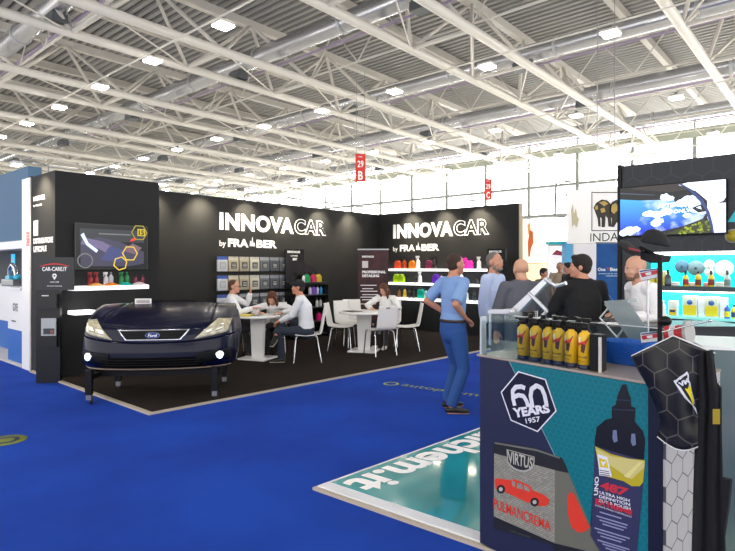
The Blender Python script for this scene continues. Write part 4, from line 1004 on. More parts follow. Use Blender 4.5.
C0 = [(.12 + .05*math.cos(k*.5), -.004, 1.16 + .03*math.sin(k*.5)) for k in range(13)] + [(.2, -.004, 1.13), (.26, -.004, 1.06), (.3, -.004, .95)]; b.tube(C0, .003, mat('pale line', '#b8d0ea', .5), 4)
b.box((0, -.003, .1), (.82, -.001, .82), mat('banner print grey', '#8a7c70', .6, var=('#3c3a3a', 25, 4))); b.build('lettering', rb)
# elephant sign on a white hanging box
U2 = 14.2; p0 = onU(567, 190, U2); p1 = onU(640, 190, U2); zt_, zb = onU(590, 189, U2).z, onU(590, 243, U2).z
eb = empty('elephant_sign_box', (U2, p0.y, 0), 0, 'large hanging white sign box with two framed elephants and a dark name', 'hanging sign')
MB().box((0, p1.y - p0.y, zb), (2.4, 0, zt_), mat('sign white', '#f6f5f2', .6, emit=.2)).build('box', eb)
dk = mat('dark bronze print', '#3a342c', .5); gd = mat('gold print', '#c9a85a', .5); b = MB()
def E_(px, py): return onU(px, py, U2 - .01) - Vector((U2, p0.y, 0))
def El(pts, m, k=0): b.poly([E_(x, y) - Vector((.002*k, 0, 0)) for x, y in pts], m)
for (x0, y0, x1, y1) in ((591.5, 192, 592.3, 231), (592.3, 192, 622, 192.8), (592.3, 230.2, 622, 231)): El([(x0, y0), (x1, y0), (x1, y1), (x0, y1)], dk)
def eleph(ox, oy, s, k):
    El([(ox + s*x, oy + s*y) for x, y in ((0, 6), (2, 2.5), (6, 0), (10, .5), (12.5, 3), (13.5, 8), (13, 14), (13.5, 20), (11, 20), (10.5, 14), (9, 12), (8.5, 20.5), (6, 20.5), (6, 14), (5, 13), (5.3, 20), (3.6, 20), (3, 14), (1.5, 10))], dk, k)
    for pts in (((4, 2.2), (8, 1.2), (11, 3), (8, 5)), ((5, 7), (8, 6), (9, 9), (6, 10)), ((1, 5.5), (3, 4), (3.5, 7), (1.8, 8))): El([(ox + s*x, oy + s*y) for x, y in pts], gd, k + 1)
eleph(593.5, 199.5, 1.35, 1)
El([(609, 207), (612, 202), (616, 200), (622, 199), (622, 229), (619, 227), (617, 222), (614, 227), (611.5, 227), (612, 219), (609, 213)], dk, 1); El([(612, 205), (616, 203), (619, 209), (614, 214), (611, 211)], gd, 2)
El([(571, 210), (573, 203), (574, 214), (576, 207), (577, 216), (579, 219), (577, 228), (574, 224), (572, 228)], mat('faded gold print', '#d8cfae', .6), 0)
b.build('elephant_print', eb)
b = MB(); o_ = E_(590.3, 241.6); write(b, 'INDASA', o_, Vector((0, -(onU(590, 240, U2).y - onU(632, 240, U2).y), 0)), Vector((0, 0, (241.6-233.2)*13.6/551)), dk, .0); b.build('lettering', eb)
for k_ in (.5, 1.9): MB().tube([(k_, -.6, zt_), (k_, -.6, 9.5)], .012, steel, 4).build('cable', eb)
# small hung portal frame left of the elephants
b = MB(); t = 24; S_ = lambda x, y: cw((x-367.5)/551*t, t, 1.6 + (267-y)*t/551)
b.tube([S_(571, 181), S_(556, 183), S_(555, 217), S_(565, 217)], .05, mat('grey hung frame', '#7e8486', .5), 6); b.tube([S_(566, 195), S_(579, 193)], .07, mat('brown bar', '#8c6c60', .5), 6)
b.tube([S_(563, 182), S_(563, 120)], .01, steel, 4); tag(b.build('suspended_gantry'), 'thin grey portal hung in the air left of the elephant sign', 'gantry')

# ------------------------------------------------------------ right booth wall
U3 = 8.2; hexw = hexmat('dark hexagon wallpaper', '#26292f', '#33373e', .24, .012, 'YZ', .55, soft=.03)
yL = onU(618, 200, U3).y; zA, zB = 1.8, .945; yN = onU(645.5, 270, U3).y; yR = .35
w3 = MB().box((U3, -.6, 0), (U3 + .4, yL, zB - .03), hexw).box((U3, -.6, zA), (U3 + .4, yL, 3.02), hexw).box((U3, yN, zB - .03), (U3 + .4, yL, zA), hexw).box((U3, -.6, zB - .03), (U3 + .4, yR, zA), hexw)
w3o = w3.build('wall_booth_right'); w3o['kind'] = 'structure'
w3o.data.materials[0]
MB().box((U3 - .03, yL - .05, 0), (U3 + .4, yL + .0, 3.04), black).build('trim_4')['kind'] = 'structure'
cyan = mat('cyan backlit niche', '#12dfe0', .5, emit=.9, ehex='#08e6e6')
ni = empty('lit_niche', (U3, 0, 0), 0, 'cyan backlit double shelf niche in the dark hexagon wall', 'shelf niche')
MB().box((.28, yR, zB), (.3, yN, zA), cyan).build('back_panel', ni)
MB().box((.0, yR, zA - .035), (.28, yN, zA), mat('niche light strip', '#ffffff', .4, emit=5)).build('light_strip', ni)
MB().box((-.02, yR, 1.285), (.28, yN, 1.345), mat('niche shelf', '#3c4a50', .4)).build('shelf', ni)
MB().box((0, yR, 1.27), (.28, yN, 1.284), mat('niche light strip', '#ffffff', .4, emit=5)).build('light_strip', ni)
MB().box((-.02, yR, zB - .03), (.28, yN, zB), mat('niche shelf glass', '#8fe8e0', .2, emit=.3)).build('shelf', ni)
def niche(px, zz, nm, *a, **k): q = onU(px, 280, U3 + .1); return (U3 + k.pop('dx', .08), q.y, zz + .001)
yb_ = '#e8c81e'
for px, k, col, h, nm, lc, capc in ((669, 'spray', '#2a3034', .22, 'black spray bottle left of the grey pad', '#5a666a', '#16181a'), (686.5, 'spray', '#e6c020', .2, 'yellow spray bottle in front of the dark pads', '#a8281c', '#16181a'), (699, 'round', '#e6c020', .2, 'yellow bottle in front of the grey pad', '#7a3a1c', '#16181a'),
        (712, 'spray', '#e6c020', .21, 'yellow spray bottle in front of the small white pads', '#8c2a1c', '#16181a'), (728, 'spray', '#c8ccc4', .21, 'grey-labelled spray bottle in front of the large white pad', '#7e8a80', '#16181a')):
    bottle('product_bottle', k, col, h, niche(px, 1.345, nm, dx=.05), nm + ' on the upper cyan shelf', None, capc, labelc=lc)
for px, k, w_, h, nm, c1, c2 in ((652, 0, .1, .2, 'pale yellow canister behind the bald man', '#f2eeb0', '#e8d84a'), (660, 0, .1, .2, 'pale yellow canister beside the black pole', '#f2eeb0', '#e8d84a')):
    p = niche(px, 1.345, nm, dx=.14); r = empty('canister', p, 0, nm + ' on the upper cyan shelf', 'canister')
    MB().box((-.06, -.08, 0), (.06, .08, h), mat('can ' + c1, c1, .4)).build('body', r, bevel=.012); MB().box((-.065, -.06, .02), (-.061, .06, h*.6), mat('can ' + c2, c2, .4)).build('label_sticker', r)
for px, py, r_, col, nm, cat in ((682, 266.5, .085, '#4c7088', 'blue-grey round polishing pad', 0), (696, 268, .1, '#6c8890', 'grey round polishing pad', 0), (709.3, 264.5, .06, '#f4f6f4', 'small white round pad on top', 0), (709.5, 272, .055, '#eef0ee', 'small white round pad below', 0), (724.3, 268.5, .105, '#f6f6f2', 'large white round polishing pad', 0)):
    q = onU(px, py, U3 + .24); pm = mat('pad ' + col, col, .9, bump=(60, .5))
    MM = Matrix.Translation(q) @ Matrix.Rotation(PI/2, 4, 'Y'); b = MB().lathe([(r_*.97, -.025), (r_, -.015), (r_, .015), (r_*.96, .03)], (0, 0, 0), pm, 28, M=MM)
    r = empty('polishing_pad', (0, 0, 0), 0, nm + ' displayed against the cyan backlight', 'polishing pad'); b.build('foam_disc', r)
    MB().lathe([(r_*.16, -.032), (r_*.14, -.026)], (0, 0, 0), mat('pad hub', '#2c3438', .6) if col[1] in '46' else mat('pad hub pale', '#dde2de', .6), 14, M=MM).build('hub', r)
for px0, px1, h, nm in ((670, 679, .05, 'small white folded cloths behind the black spray bottle'), (688, 697, .05, 'white foam blocks between yellow bottles'), (703.5, 709, .05, 'pink and yellow foam blocks'), (716, 724, .06, 'white foam blocks under the large white pad')):
    a = onU(px0, 285, U3 + .16).y; c_ = onU(px1, 285, U3 + .16).y
    o = MB().box((U3 + .12, c_, 1.346), (U3 + .22, a, 1.346 + h), mat('foam ' + ('pink' if 'pink' in nm else 'white'), '#e8a8a0' if 'pink' in nm else '#f2f2ea', .8)).build('foam_block', bevel=.008); tag(o, nm + ' on the upper cyan shelf', 'foam block')
bottle('product_bottle', 'round', '#f0ece0', .2, niche(663, zB, '', dx=.1), 'white bottle with yellow label beside the black pole on the lower cyan shelf', None, '#f2f2f2', labelc='#e8c81e')
for k_, (px, hh) in enumerate(((673.5, .19),)):
    p = niche(px, zB, '', dx=.1); r = empty('canister', p, 0, 'small white canister with yellow label on the lower cyan shelf', 'canister')
    MB().box((-.05, -.055, 0), (.05, .055, .11), mat('can white', '#f2f0e6', .4)).box((-.05, -.055, .115), (.05, .055, .2), mat('can white', '#f2f0e6', .4)).build('body', r, bevel=.008)
    MB().box((-.055, -.045, .01), (-.051, .045, .09), mat('can yellow', '#e8b81e', .4)).build('label_sticker', r); MB().box((-.057, -.03, .05), (-.055, .03, .08), mat('can blue', '#2a3c6c', .4)).build('label_emblem', r)
for k_, (px0, px1, nm) in enumerate(((682.5, 697, 'left'), (704.5, 718.5, 'right'))):
    a = onU(px0, 300, U3 + .05).y; c_ = onU(px1, 300, U3 + .05).y; ym = (a + c_)/2; hw = (a - c_)/2
    r = empty('tin_canister', (U3 + .05, ym, zB + .001), 0, nm + ' large yellow tin canister with blue emblem on the lower cyan shelf', 'canister')
    MB().box((0, -hw, 0), (.16, hw, .27), mat('tin silver', '#e8ece4', .3)).build('body', r, bevel=.01)
    b = MB().box((-.004, -hw*.9, .02), (0, hw*.9, .15), mat('tin yellow', '#f0dc28', .4)); b.box((-.004, -hw*.9, .15), (0, hw*.9, .25), mat('tin pale', '#dfe8c8', .4)); b.build('label_sticker', r)
    MB().lathe([(.033, 0), (.033, .003)], (0, 0, 0), mat('tin blue', '#3c68b8', .4), 18, M=Matrix.Translation((-.005, 0, .19)) @ Matrix.Rotation(-PI/2, 4, 'Y')).build('label_emblem', r)
    o = MB().box((U3 + .06, c_ - .085, zB + .001), (U3 + .2, c_ - .01, zB + .26), mat('carton white', '#eef4f4', .5)).build('white_carton', bevel=.006); tag(o, 'narrow white carton right of the %s yellow tin canister' % nm, 'carton')
bottle('product_bottle', 'round', '#2a58b8', .2, niche(727.5, zB, '', dx=.08), 'blue bottle with yellow label on the lower cyan shelf', None, '#e8e8ec', labelc='#e8c81e')
bottle('product_bottle', 'round', '#e8c81e', .18, niche(734, zB, '', dx=.1), 'yellow bottle at the right picture edge of the lower cyan shelf', None, labelc='#2a3c6c')
# television of the right booth
q0 = onU(620.5, 235, U3 - .05); q1_ = onU(726, 232, U3 - .05)
def cloudscreen():
    m = em('cloudy reflection', '#1a60f0', 1.1); nt = m.node_tree; N = nt.nodes.new; L = nt.links.new; b_ = nt.nodes['Principled BSDF']
    tc = N('ShaderNodeTexCoord'); sp = N('ShaderNodeSeparateXYZ'); L(tc.outputs['Object'], sp.inputs[0])
    mr = N('ShaderNodeMapRange'); mr.inputs[1].default_value = .05; mr.inputs[2].default_value = .5; L(sp.outputs[2], mr.inputs[0])
    m1 = N('ShaderNodeMix'); m1.data_type = 'RGBA'; m1.inputs['A'].default_value = lin('#0a34d8'); m1.inputs['B'].default_value = lin('#4ab4fa'); L(mr.outputs[0], m1.inputs['Factor'])
    n = N('ShaderNodeTexNoise'); n.inputs['Scale'].default_value = 3.6; n.inputs['Detail'].default_value = 5; L(tc.outputs['Object'], n.inputs['Vector'])
    mq = N('ShaderNodeMapRange'); mq.inputs[1].default_value = .53; mq.inputs[2].default_value = .66; L(n.outputs['Fac'], mq.inputs[0])
    m2 = N('ShaderNodeMix'); m2.data_type = 'RGBA'; m2.inputs['B'].default_value = lin('#cfe6fb'); L(m1.outputs['Result'], m2.inputs['A']); L(mq.outputs[0], m2.inputs['Factor'])
    L(m2.outputs['Result'], b_.inputs['Emission Color']); b_.inputs['Base Color'].default_value = (0, 0, 0, 1)
    return m
def tv2(b, P):
    def pg(pts, m, k): b.poly([P(x, y, k) for x, y in pts], m)
    pg([(0,0),(1,0),(1,1),(0,1)], em('near black', '#0a0c12', .6), 0)
    pg([(.1,.97),(.2,1),(.58,1),(.66,.86),(.5,.84),(.3,.9)], em('cabin brown', '#2c2624', .6), 1)
    pg([(0,.88),(.35,.8),(.35,.815),(0,.91)], em('cabin line', '#3c4458', .6), 2)
    pg([(0,.02),(.2,.0),(.42,.07),(.62,.15),(.8,.28),(.84,.42),(.76,.52),(.62,.6),(.5,.68),(.4,.7),(.2,.72),(.0,.77)], cloudscreen(), 1)
    cl = em('cloud', '#cfe6fb', 1.15); import random as _r; rr = _r.Random(3)
    def puff(cx, cy, r, k):
        pg([(cx + r*(.6+.4*rr.random())*math.cos(2*PI*i/18)*.75, cy + r*(.55+.4*rr.random())*math.sin(2*PI*i/18)) for i in range(18)], cl, k)
    for k, (cx, cy, r) in enumerate(((.68,.66,.12),(.62,.6,.1),(.72,.58,.12),(.74,.48,.11),(.8,.42,.08),(.45,.75,.08),(.5,.71,.07),(.3,.44,.09),(.38,.4,.09),(.46,.46,.1),(.36,.24,.09),(.4,.28,.07),(.1,.1,.11),(.16,.13,.08),(.04,.06,.08),(.66,.36,.06))): puff(cx, cy, r, 3 + (k % 3))
    pg([(.58,.97),(.66,1),(1,1),(1,.5),(.96,.45),(.9,.5),(.84,.62),(.74,.82)], em('car white', '#d9ddf2', 1.05), 7)
    pg([(.84,.62),(.9,.5),(.96,.45),(1,.5),(1,0),(.9,0),(.84,.3)], em('car lilac', '#c9cdea', 1.05), 8)
    pg([(.6,1),(.7,.86),(.8,.66),(.86,.4),(.89,.15),(.9,.0),(.885,0),(.86,.2),(.82,.45),(.76,.66),(.67,.86),(.585,.98)], em('edge dark blue', '#26386c', .8), 9)
    pg([(.93,.56),(.98,.6),(1,.66),(1,.56)], em('near black', '#0a0c12', .6), 9)
    pg([(.45,0),(.66,0),(.86,0),(.88,.08),(.86,.22),(.8,.27),(.7,.18),(.58,.1)], em('foliage dark', '#2c3410', .6), 4)
    for i in range(40):
        x = .58 + .28*rr.random(); y = .01 + (.1 + (x-.58)*.5)*rr.random(); r = .012 + .02*rr.random()
        pg([(x + r*.7*math.cos(a_), y + r*math.sin(a_)) for a_ in (0, 1.3, 2.4, 3.9, 5.1)], em('foliage', '#8c9626', .8) if i % 3 else em('foliage mid', '#56641a', .8), 5)
    pg([(.7,.5),(.78,.56),(.82,.52),(.84,.42),(.76,.4)], em('near black', '#0a0c12', .6), 6); pg([(.74,.5),(.78,.53),(.79,.46)], cl, 7)
    wl = em('text white', '#f4fbff', 1.3)
    write(b, 'AFTER', P(.38,.53,10), P(.2,.015,0)-P(0,0,0), P(0,.085,0)-P(0,0,0), wl, .03); write(b, 'QUICKSTEP ONLY', P(.23,.38,10), P(.46,.03,0)-P(0,0,0), P(0,.085,0)-P(0,0,0), wl, .03)
H_ = .665
tvs = solid_screen('large_television', 'large television on the dark hexagon wall showing a blue reflection with white clouds', (U3 - .06, q0.y, 1.6 + (267-236)*7.7/551), (0, q1_.y - q0.y, 0), (0, 0, H_), .055, black, tv2)
# round emblem and triangle print near the frame edge
b = MB(); c = onU(733, 236, U3 - .006); RY = Matrix.Translation(c) @ Matrix.Rotation(-PI/2, 4, 'Y')
em_ = empty('round_emblem', (0, 0, 0), 0, 'round yellow and white emblem on the hexagon wall right of the television', 'emblem')
MB().lathe([(.09, 0), (.09, .004)], (0, 0, 0), mat('emblem white', '#9a9a90', .5), 28, M=RY).build('outer_disc', em_); MB().lathe([(.07, .004), (.07, .008)], (0, 0, 0), mat('emblem yellow', '#a8961e', .5), 28, M=RY).build('inner_disc', em_)
b = MB(); b.poly([onU(x, y, U3 - .004) for x, y in ((727.5, 222), (745, 222), (745, 196))], mat('cyan print', '#1fc0cc', .5)); o = b.build('cyan_triangle', w3o)
# ------------------------------------------------------------ glossy turquoise floor of the near stand
g0 = onfloor(312.5, 490); gl = mat('glossy turquoise floor', '#1d8f97', .07, coat=.6, var=('#23a0a6', 1.2, 3)); alu = mat('white floor border', '#dfe2e8', .35)
TX_ = Vector((1, -.075, 0)).normalized(); TY_ = Vector((.045, -1, 0)).normalized()
def FP(a, c, z): return g0 + TX_ * a + TY_ * c + Vector((0, 0, z - g0.z))
def fslab(mb, a0, a1, c0, c1, z0, z1, m): mb.prism([FP(a0, c0, z0), FP(a0, c1, z0), FP(a1, c1, z0), FP(a1, c0, z0)], (0, 0, z1 - z0), m); return mb
fslab(MB(), 0, 4.2, 0, 4.4, 0, .02, wood_edge).build('floor_near_stand_edge')['kind'] = 'structure'
b = MB(); fslab(b, .03, .13, .02, 4.4, .02, .03, alu); fslab(b, .13, 4.2, .02, .045, .02, .03, alu); b.build('trim_5')['kind'] = 'structure'
gf = fslab(MB(), .13, 4.2, .045, 4.4, .02, .031, gl).build('floor_near_stand'); gf['kind'] = 'structure'
b = MB(); write(b, 'allchem.it', FP(.17 + 1.93, .1, .0325), -TX_ * 1.93, TY_ * .33, whitelet, .035); b.build('floor_lettering', gf)
# yellow writing and sticker on the carpet
ym = mat('yellow floor print', '#a8b43a', .8); a = onfloor(385, 383); c_ = onfloor(486, 397.5); dx = (c_ - a); dn = dx.normalized(); up_ = Vector((-dn.y, dn.x, 0))
b = MB(); rg = [a + dn*.1 + (dn*math.cos(2*PI*i/14) + up_*math.sin(2*PI*i/14))*.11 + Vector((0,0,.003)) for i in range(14)]
rh = [a + dn*.1 + (dn*math.cos(2*PI*i/14) + up_*math.sin(2*PI*i/14))*.075 + Vector((0,0,.003)) for i in range(14)]
for i in range(14): j = (i+1) % 14; b.poly([rg[i], rg[j], rh[j], rh[i]], ym)
write(b, 'autopromotec.com', a + dn*.26 - up_*.07 + Vector((0,0,.003)), dn*2.15, up_*.17, ym, .0); o = b.build('carpet_lettering'); tag(o, 'yellow web address printed on the blue carpet beside the man in blue jeans', 'floor print')
c = onfloor(6, 440.5); b = MB().lathe([(.17, .002), (.17, .004)], (c.x, c.y, 0), mat('olive sticker', '#77802a', .8), 28); o = b.build('floor_sticker'); tag(o, 'round olive yellow sticker on the blue carpet at the left picture edge', 'sticker')
MB().lathe([(.11, .0042), (.11, .0052)], (c.x, c.y, 0), mat('sticker dark', '#2c3a5c', .8), 20).lathe([(.07, .0056), (.07, .006)], (c.x, c.y, 0), mat('olive sticker', '#77802a', .8), 20).build('printed_ring', o)

# ------------------------------------------------------------ the counter in the foreground
HC_ = 1.104; A0 = cw(.641, 3.14); B0 = cw(1.253, 2.336); X_ = (B0 - A0).normalized(); WC = (B0 - A0).length; NB = Vector((-X_.y, X_.x, 0))
if NB.dot(FW) < 0: NB = -NB                                    # NB points away from the camera
NF = -NB
cnt = empty('display_counter', A0, math.atan2(X_.y, X_.x), 'printed navy and turquoise display counter in the right foreground', 'counter')
MB().box((-.0, .02, .03), (WC, .56, HC_ - .012), mat('counter navy', '#191c36', .5)).build('body', cnt)
MB().box((-.02, -.005, HC_ - .012), (WC + .01, .58, HC_), mat('counter top steel', '#b3a595', .25, .3)).build('counter_top', cnt)
def CP(px, py, k=0): return (hit(px, py, A0, NB) - A0) @ Matrix.Rotation(math.atan2(X_.y, X_.x), 3, 'Z') if False else Matrix.Rotation(-math.atan2(X_.y, X_.x), 3, 'Z') @ (hit(px, py, A0, NB) - A0) + Vector((0, -.0005*k - .001, 0))
navy = mat('navy print', '#232745', .5, spec=.3); teal = hexmat('turquoise print', '#0c6a78', '#147886', .03, .05, 'XZ', .45); dnavy = mat('dark navy print', '#141831', .5, spec=.25); wp = mat('white ink', '#dfe0ea', .5)
fb = MB()
def pp(pts, m, k): fb.poly([CP(x, y, k) for x, y in pts], m)
zlo = .03; xr = WC - .06
fb.poly([(0, 0, .03), (xr, 0, .03), (xr, 0, HC_ - .015), (0, 0, HC_ - .015)], navy)
front = fb.build('front_panel', cnt)
fb = MB(); T0 = CP(506.5, 356, 1); T1 = CP(601, 551, 1); ex = T1 + (T1 - T0) * .5
sl_ = (T1.x - T0.x) / (T1.z - T0.z); xb = T0.x + (.03 - T0.z) * sl_; xt = T0.x + (HC_ - .015 - T0.z) * sl_
fb.poly([(xb, -.001, .03), (xr, -.001, .03), (xr, -.001, HC_ - .015), (xt, -.001, HC_ - .015)], teal)
fb.poly([(xb, -.0015, .03), (xb + .004, -.0015, .03), (xt + .004, -.0015, HC_ - .015), (xt, -.0015, HC_ - .015)], mat('pale cut line', '#8fb4c4', .5))
fb.build('turquoise_print', cnt)
teal.node_tree.nodes['Principled BSDF'].inputs['Specular IOR Level'].default_value = .25
# hexagon badge
hx = [(518.5, 371), (546, 379), (557, 411), (538, 432), (511, 420.5), (501, 392)]
fb = MB(); cxy = (529, 401)
pp(hx, wp, 3); pp([(cxy[0] + (x-cxy[0])*.955, cxy[1] + (y-cxy[1])*.955) for x, y in hx], dnavy, 4)
# figure 60 drawn as joined strokes
def stroke(pts, w, m, k):
    P = [CP(x, y, k) for x, y in pts]
    for i in range(len(P) - 1):
        d = (P[i+1] - P[i]); 
        if d.length < 1e-5: continue
        d.normalize(); n_ = Vector((-d.z, 0, d.x)) * w; e = d * w * .25
        fb.poly([P[i] + n_ - e, P[i] - n_ - e, P[i+1] - n_ + e, P[i+1] + n_ + e], m)
W6 = .0118
stroke([(525, 388), (522, 386.5), (516, 387), (513, 391), (513.5, 399), (515, 405)], W6, wp, 5)
stroke([(514, 397), (519, 395), (524, 396), (527, 401), (528.5, 406)], W6, wp, 6)
stroke([(533, 407), (531, 396), (532, 389), (537, 385.5), (542, 388), (545, 395), (547, 405)], W6, wp, 5)
stroke([(528, 405), (533, 405.5)], .010, wp, 7)
write4(fb, 'YEARS', CP(514.5, 418, 5), CP(551, 412.5, 5), CP(512.5, 408, 5), CP(548.5, 404, 5), wp, .05)
write4(fb, '1957', CP(526.5, 423.5, 5), CP(541, 421.5, 5), CP(525.5, 418.5, 5), CP(540, 416, 5), wp, .02)
fb.build('hexagon_badge', cnt)
# printed tin
fb = MB(); brick = mat('printed brick wall', '#8f8f86', .6); dk2 = mat('tin print dark', '#16171c', .5)
# brick rows as real node pattern
nt = brick.node_tree; bt = nt.nodes.new('ShaderNodeTexBrick'); tcn = nt.nodes.new('ShaderNodeTexCoord'); sp_ = nt.nodes.new('ShaderNodeSeparateXYZ'); cb_ = nt.nodes.new('ShaderNodeCombineXYZ')
nt.links.new(tcn.outputs['Object'], sp_.inputs[0]); nt.links.new(sp_.outputs[0], cb_.inputs[0]); nt.links.new(sp_.outputs[2], cb_.inputs[1]); nt.links.new(cb_.outputs[0], bt.inputs['Vector'])
bt.inputs['Scale'].default_value = 22; bt.inputs['Color1'].default_value = lin('#9a988c'); bt.inputs['Color2'].default_value = lin('#86857c'); bt.inputs['Mortar'].default_value = lin('#5c5a54'); bt.inputs['Mortar Size'].default_value = .02
nt.links.new(bt.outputs['Color'], nt.nodes['Principled BSDF'].inputs['Base Color'])
pp([(493.5, 441.5), (509, 443), (537, 448.5), (562.5, 458), (566, 465), (588.5, 528), (601, 551), (605, 560), (560, 560), (552, 544.5), (494, 528.5)], dk2, 2)
pp([(494.5, 453), (555, 470), (555, 543), (494, 516)], brick, 3)
pp([(555, 470), (569, 473), (601, 551), (590, 551.5), (555, 543)], mat('tin side print', '#66665a', .6), 3)
pp([(494, 443), (563, 458.5), (566, 466), (569, 473), (555, 470), (494.5, 453)], dk2, 4)
pp([(495, 442), (537, 449), (560, 457), (560, 458.5), (537, 451), (495, 443.6)], mat('tin rim print', '#6c6c66', .4), 5)
el = [(520.5 + 14.5*math.cos(2*PI*i/24)*1.0, 458.5 + 13*math.sin(2*PI*i/24) + (math.cos(2*PI*i/24))*3.2) for i in range(24)]
pp([(507, 449), (535, 456.5)] + [(x, y) for x, y in el if y > 459], mat('print pale ring', '#a8a8a0', .5), 6)
pp([(508, 450), (534, 457)] + [(520.5 + (x-520.5)*.93, 458 + (y-458.5)*.9) for x, y in el if y > 460], dk2, 7)
write4(fb, 'VIRTUS', CP(509, 463, 8), CP(532.5, 469, 8), CP(508, 450.5, 8), CP(534, 457.5, 8), mat('print grey letters', '#b4b2a8', .5), .02)
car_red = mat('print red', '#d8361e', .5)
pp([(495, 479.5), (497, 478), (511, 480), (515, 479), (518, 480), (531, 486), (533, 490), (545, 495), (549.5, 499), (549, 504), (545, 506), (537, 505.5), (533, 500), (529, 503), (506, 492), (503, 488), (499, 491), (496, 488.5)], car_red, 6)
pp([(512, 480), (516, 482), (515.5, 486.5), (513, 486)], brick, 7); pp([(518, 482.2), (523, 484), (523.5, 489.5), (517, 487.5)], brick, 7); pp([(524.5, 484.8), (529, 487), (531, 492), (525, 490)], brick, 7)
for cx_, cy_ in ((501.5, 489), (535.2, 501.8)):
    pp([(cx_ + 4.2*math.cos(2*PI*i/16), cy_ + 4.4*math.sin(2*PI*i/16)) for i in range(16)], dk2, 8); pp([(cx_ + 2*math.cos(2*PI*i/16), cy_ + 2.1*math.sin(2*PI*i/16)) for i in range(16)], mat('print grey letters', '#b4b2a8', .5), 9)
write4(fb, 'PULMANCREMA', CP(494, 508, 7), CP(551, 531.5, 7), CP(494, 497.5, 7), CP(551, 521, 7), car_red, .01)
write4(fb, 'CERA LUCIDANTE', CP(511, 531, 8), CP(531, 538, 8), CP(511, 529.5, 8), CP(531, 536.5, 8), mat('print dim', '#5a5a58', .5), .0)
pp([(568 + 0, 497), (570, 492), (574, 493), (590, 527), (586, 531), (579, 532.5), (572, 527), (568.5, 515)], car_red, 6)
fb.build('tin_print', cnt)
# printed bottle
fb = MB(); gb = mat('printed bottle black', '#0c0d15', .35)
pp([(622.5, 384.5), (626.5, 384), (629.5, 395), (631, 397), (631.5, 406), (636, 408), (635, 421), (643, 431), (645.5, 440), (645, 448), (637, 551), (639, 560), (604, 560), (590, 535), (594.5, 470), (595, 440), (597, 427), (606, 419.5), (612, 418), (612, 407), (616, 404.5), (617.5, 396)], gb, 3)
pp([(595.5, 446), (645.5, 461), (636.5, 560), (606, 560), (591, 535)], mat('bottle label indigo', '#2e2f54', .45), 4)
pp([(595.5, 446), (612, 454), (630, 458.5), (645.5, 460), (643.5, 482), (640, 486), (632, 486), (624, 481), (606, 476), (600.5, 474.5)], mat('bottle label gold', '#b8a81e', .4), 5)
pp([(596, 448), (612, 456), (645, 461), (645, 467), (632, 479), (625, 475), (612, 466), (600, 463)], mat('bottle label pale gold', '#cdc27a', .4), 6)
pp([(624, 476), (640, 461.5), (643, 462), (629, 478)], mat('bottle label bright', '#dcd488', .4), 7)
pp([(598, 453.5), (608, 457), (612.5, 476.5), (600, 475)], wp, 8); pp([(599.3, 457.5), (607, 460), (609, 468), (600.5, 466.5)], mat('label yellow', '#d8c414', .4), 9)
pp([(602, 459.5), (603.7, 462.5), (606, 460.5), (606.5, 462), (603.6, 466), (601.5, 461.5)], wp, 10)
for k in range(3): pp([(600 + k*.3, 469.5 + k*2), (609.5 + k*.5, 471 + k*2), (609.6 + k*.5, 471.8 + k*2), (600.1 + k*.3, 470.3 + k*2)], dk2, 9)
for cx_, cy_ in ((615.5, 437), (634, 440.5)): pp([(cx_-2.2, cy_-7), (cx_+1.5, cy_-7), (cx_+2.5, cy_+4), (cx_-1, cy_+5.5), (cx_-2.8, cy_+1)], mat('bottle highlight print', '#6a7698', .4), 5)
pp([(613, 408.5), (635.5, 410), (635.3, 411), (613, 409.5)], mat('cap ridge print', '#23304a', .4), 4); pp([(617, 399), (630.5, 400), (630.5, 401), (617, 400)], mat('cap ridge print', '#23304a', .4), 4)
lr = mat('label red', '#c2283a', .45)
write4(fb, '487', CP(600.5, 489, 6), CP(626.5, 496.5, 6), CP(601.5, 480.5, 6), CP(629.5, 488.5, 6), lr, .05)
write4(fb, 'UNO', CP(598.5, 495, 6), CP(599.5, 476.5, 6), CP(594.3, 495, 6), CP(595.3, 476.5, 6), wp, .03)
for k, s_ in enumerate(('ULTRA HIGH', 'DEFINITION', 'CUT & POLISH')): write4(fb, s_, CP(600 - k*.5, 493.5 + k*4, 6), CP(630 + k*.5, 502 + k*4, 6), CP(600 - k*.5, 490.5 + k*4, 6), CP(630 + k*.5, 499 + k*4, 6), wp, .02)
write4(fb, 'EXTREME', CP(596, 503.5, 6), CP(632.5, 515, 6), CP(596, 498, 6), CP(632.8, 510, 6), lr, .05)
write4(fb, 'SUPREME FINISH COMPOUND', CP(595.5, 505.5, 6), CP(632, 517.5, 6), CP(595.5, 504, 6), CP(632, 516, 6), wp, .0)
for k, (x0, x1) in enumerate(((600, 622), (597, 628), (600, 627), (603, 624), (595, 630), (598, 626), (601, 622), (598, 630), (603, 626), (606, 622))):
    y_ = 511 + k*4; pp([(x0, y_), (x1, y_ + (x1-x0)*.3), (x1, y_ + (x1-x0)*.3 + 1.3), (x0, y_ + 1.3)], mat('label small print', '#8f92b8', .5), 6)
fb.build('bottle_print', cnt)
# navy edge and white hexagon side
MB().box((xr, -.006, .03), (WC, .02, HC_ - .012), dnavy).build('edge_strip', cnt)
whex = hexmat('white hexagon panel', '#b9b4b2', '#4a4a52', .105, .018, 'YZ', .5, stretch=1.0, soft=.012)
MB().box((WC, .0, .03), (WC + .012, .56, HC_ - .012), whex).build('side_panel', cnt)

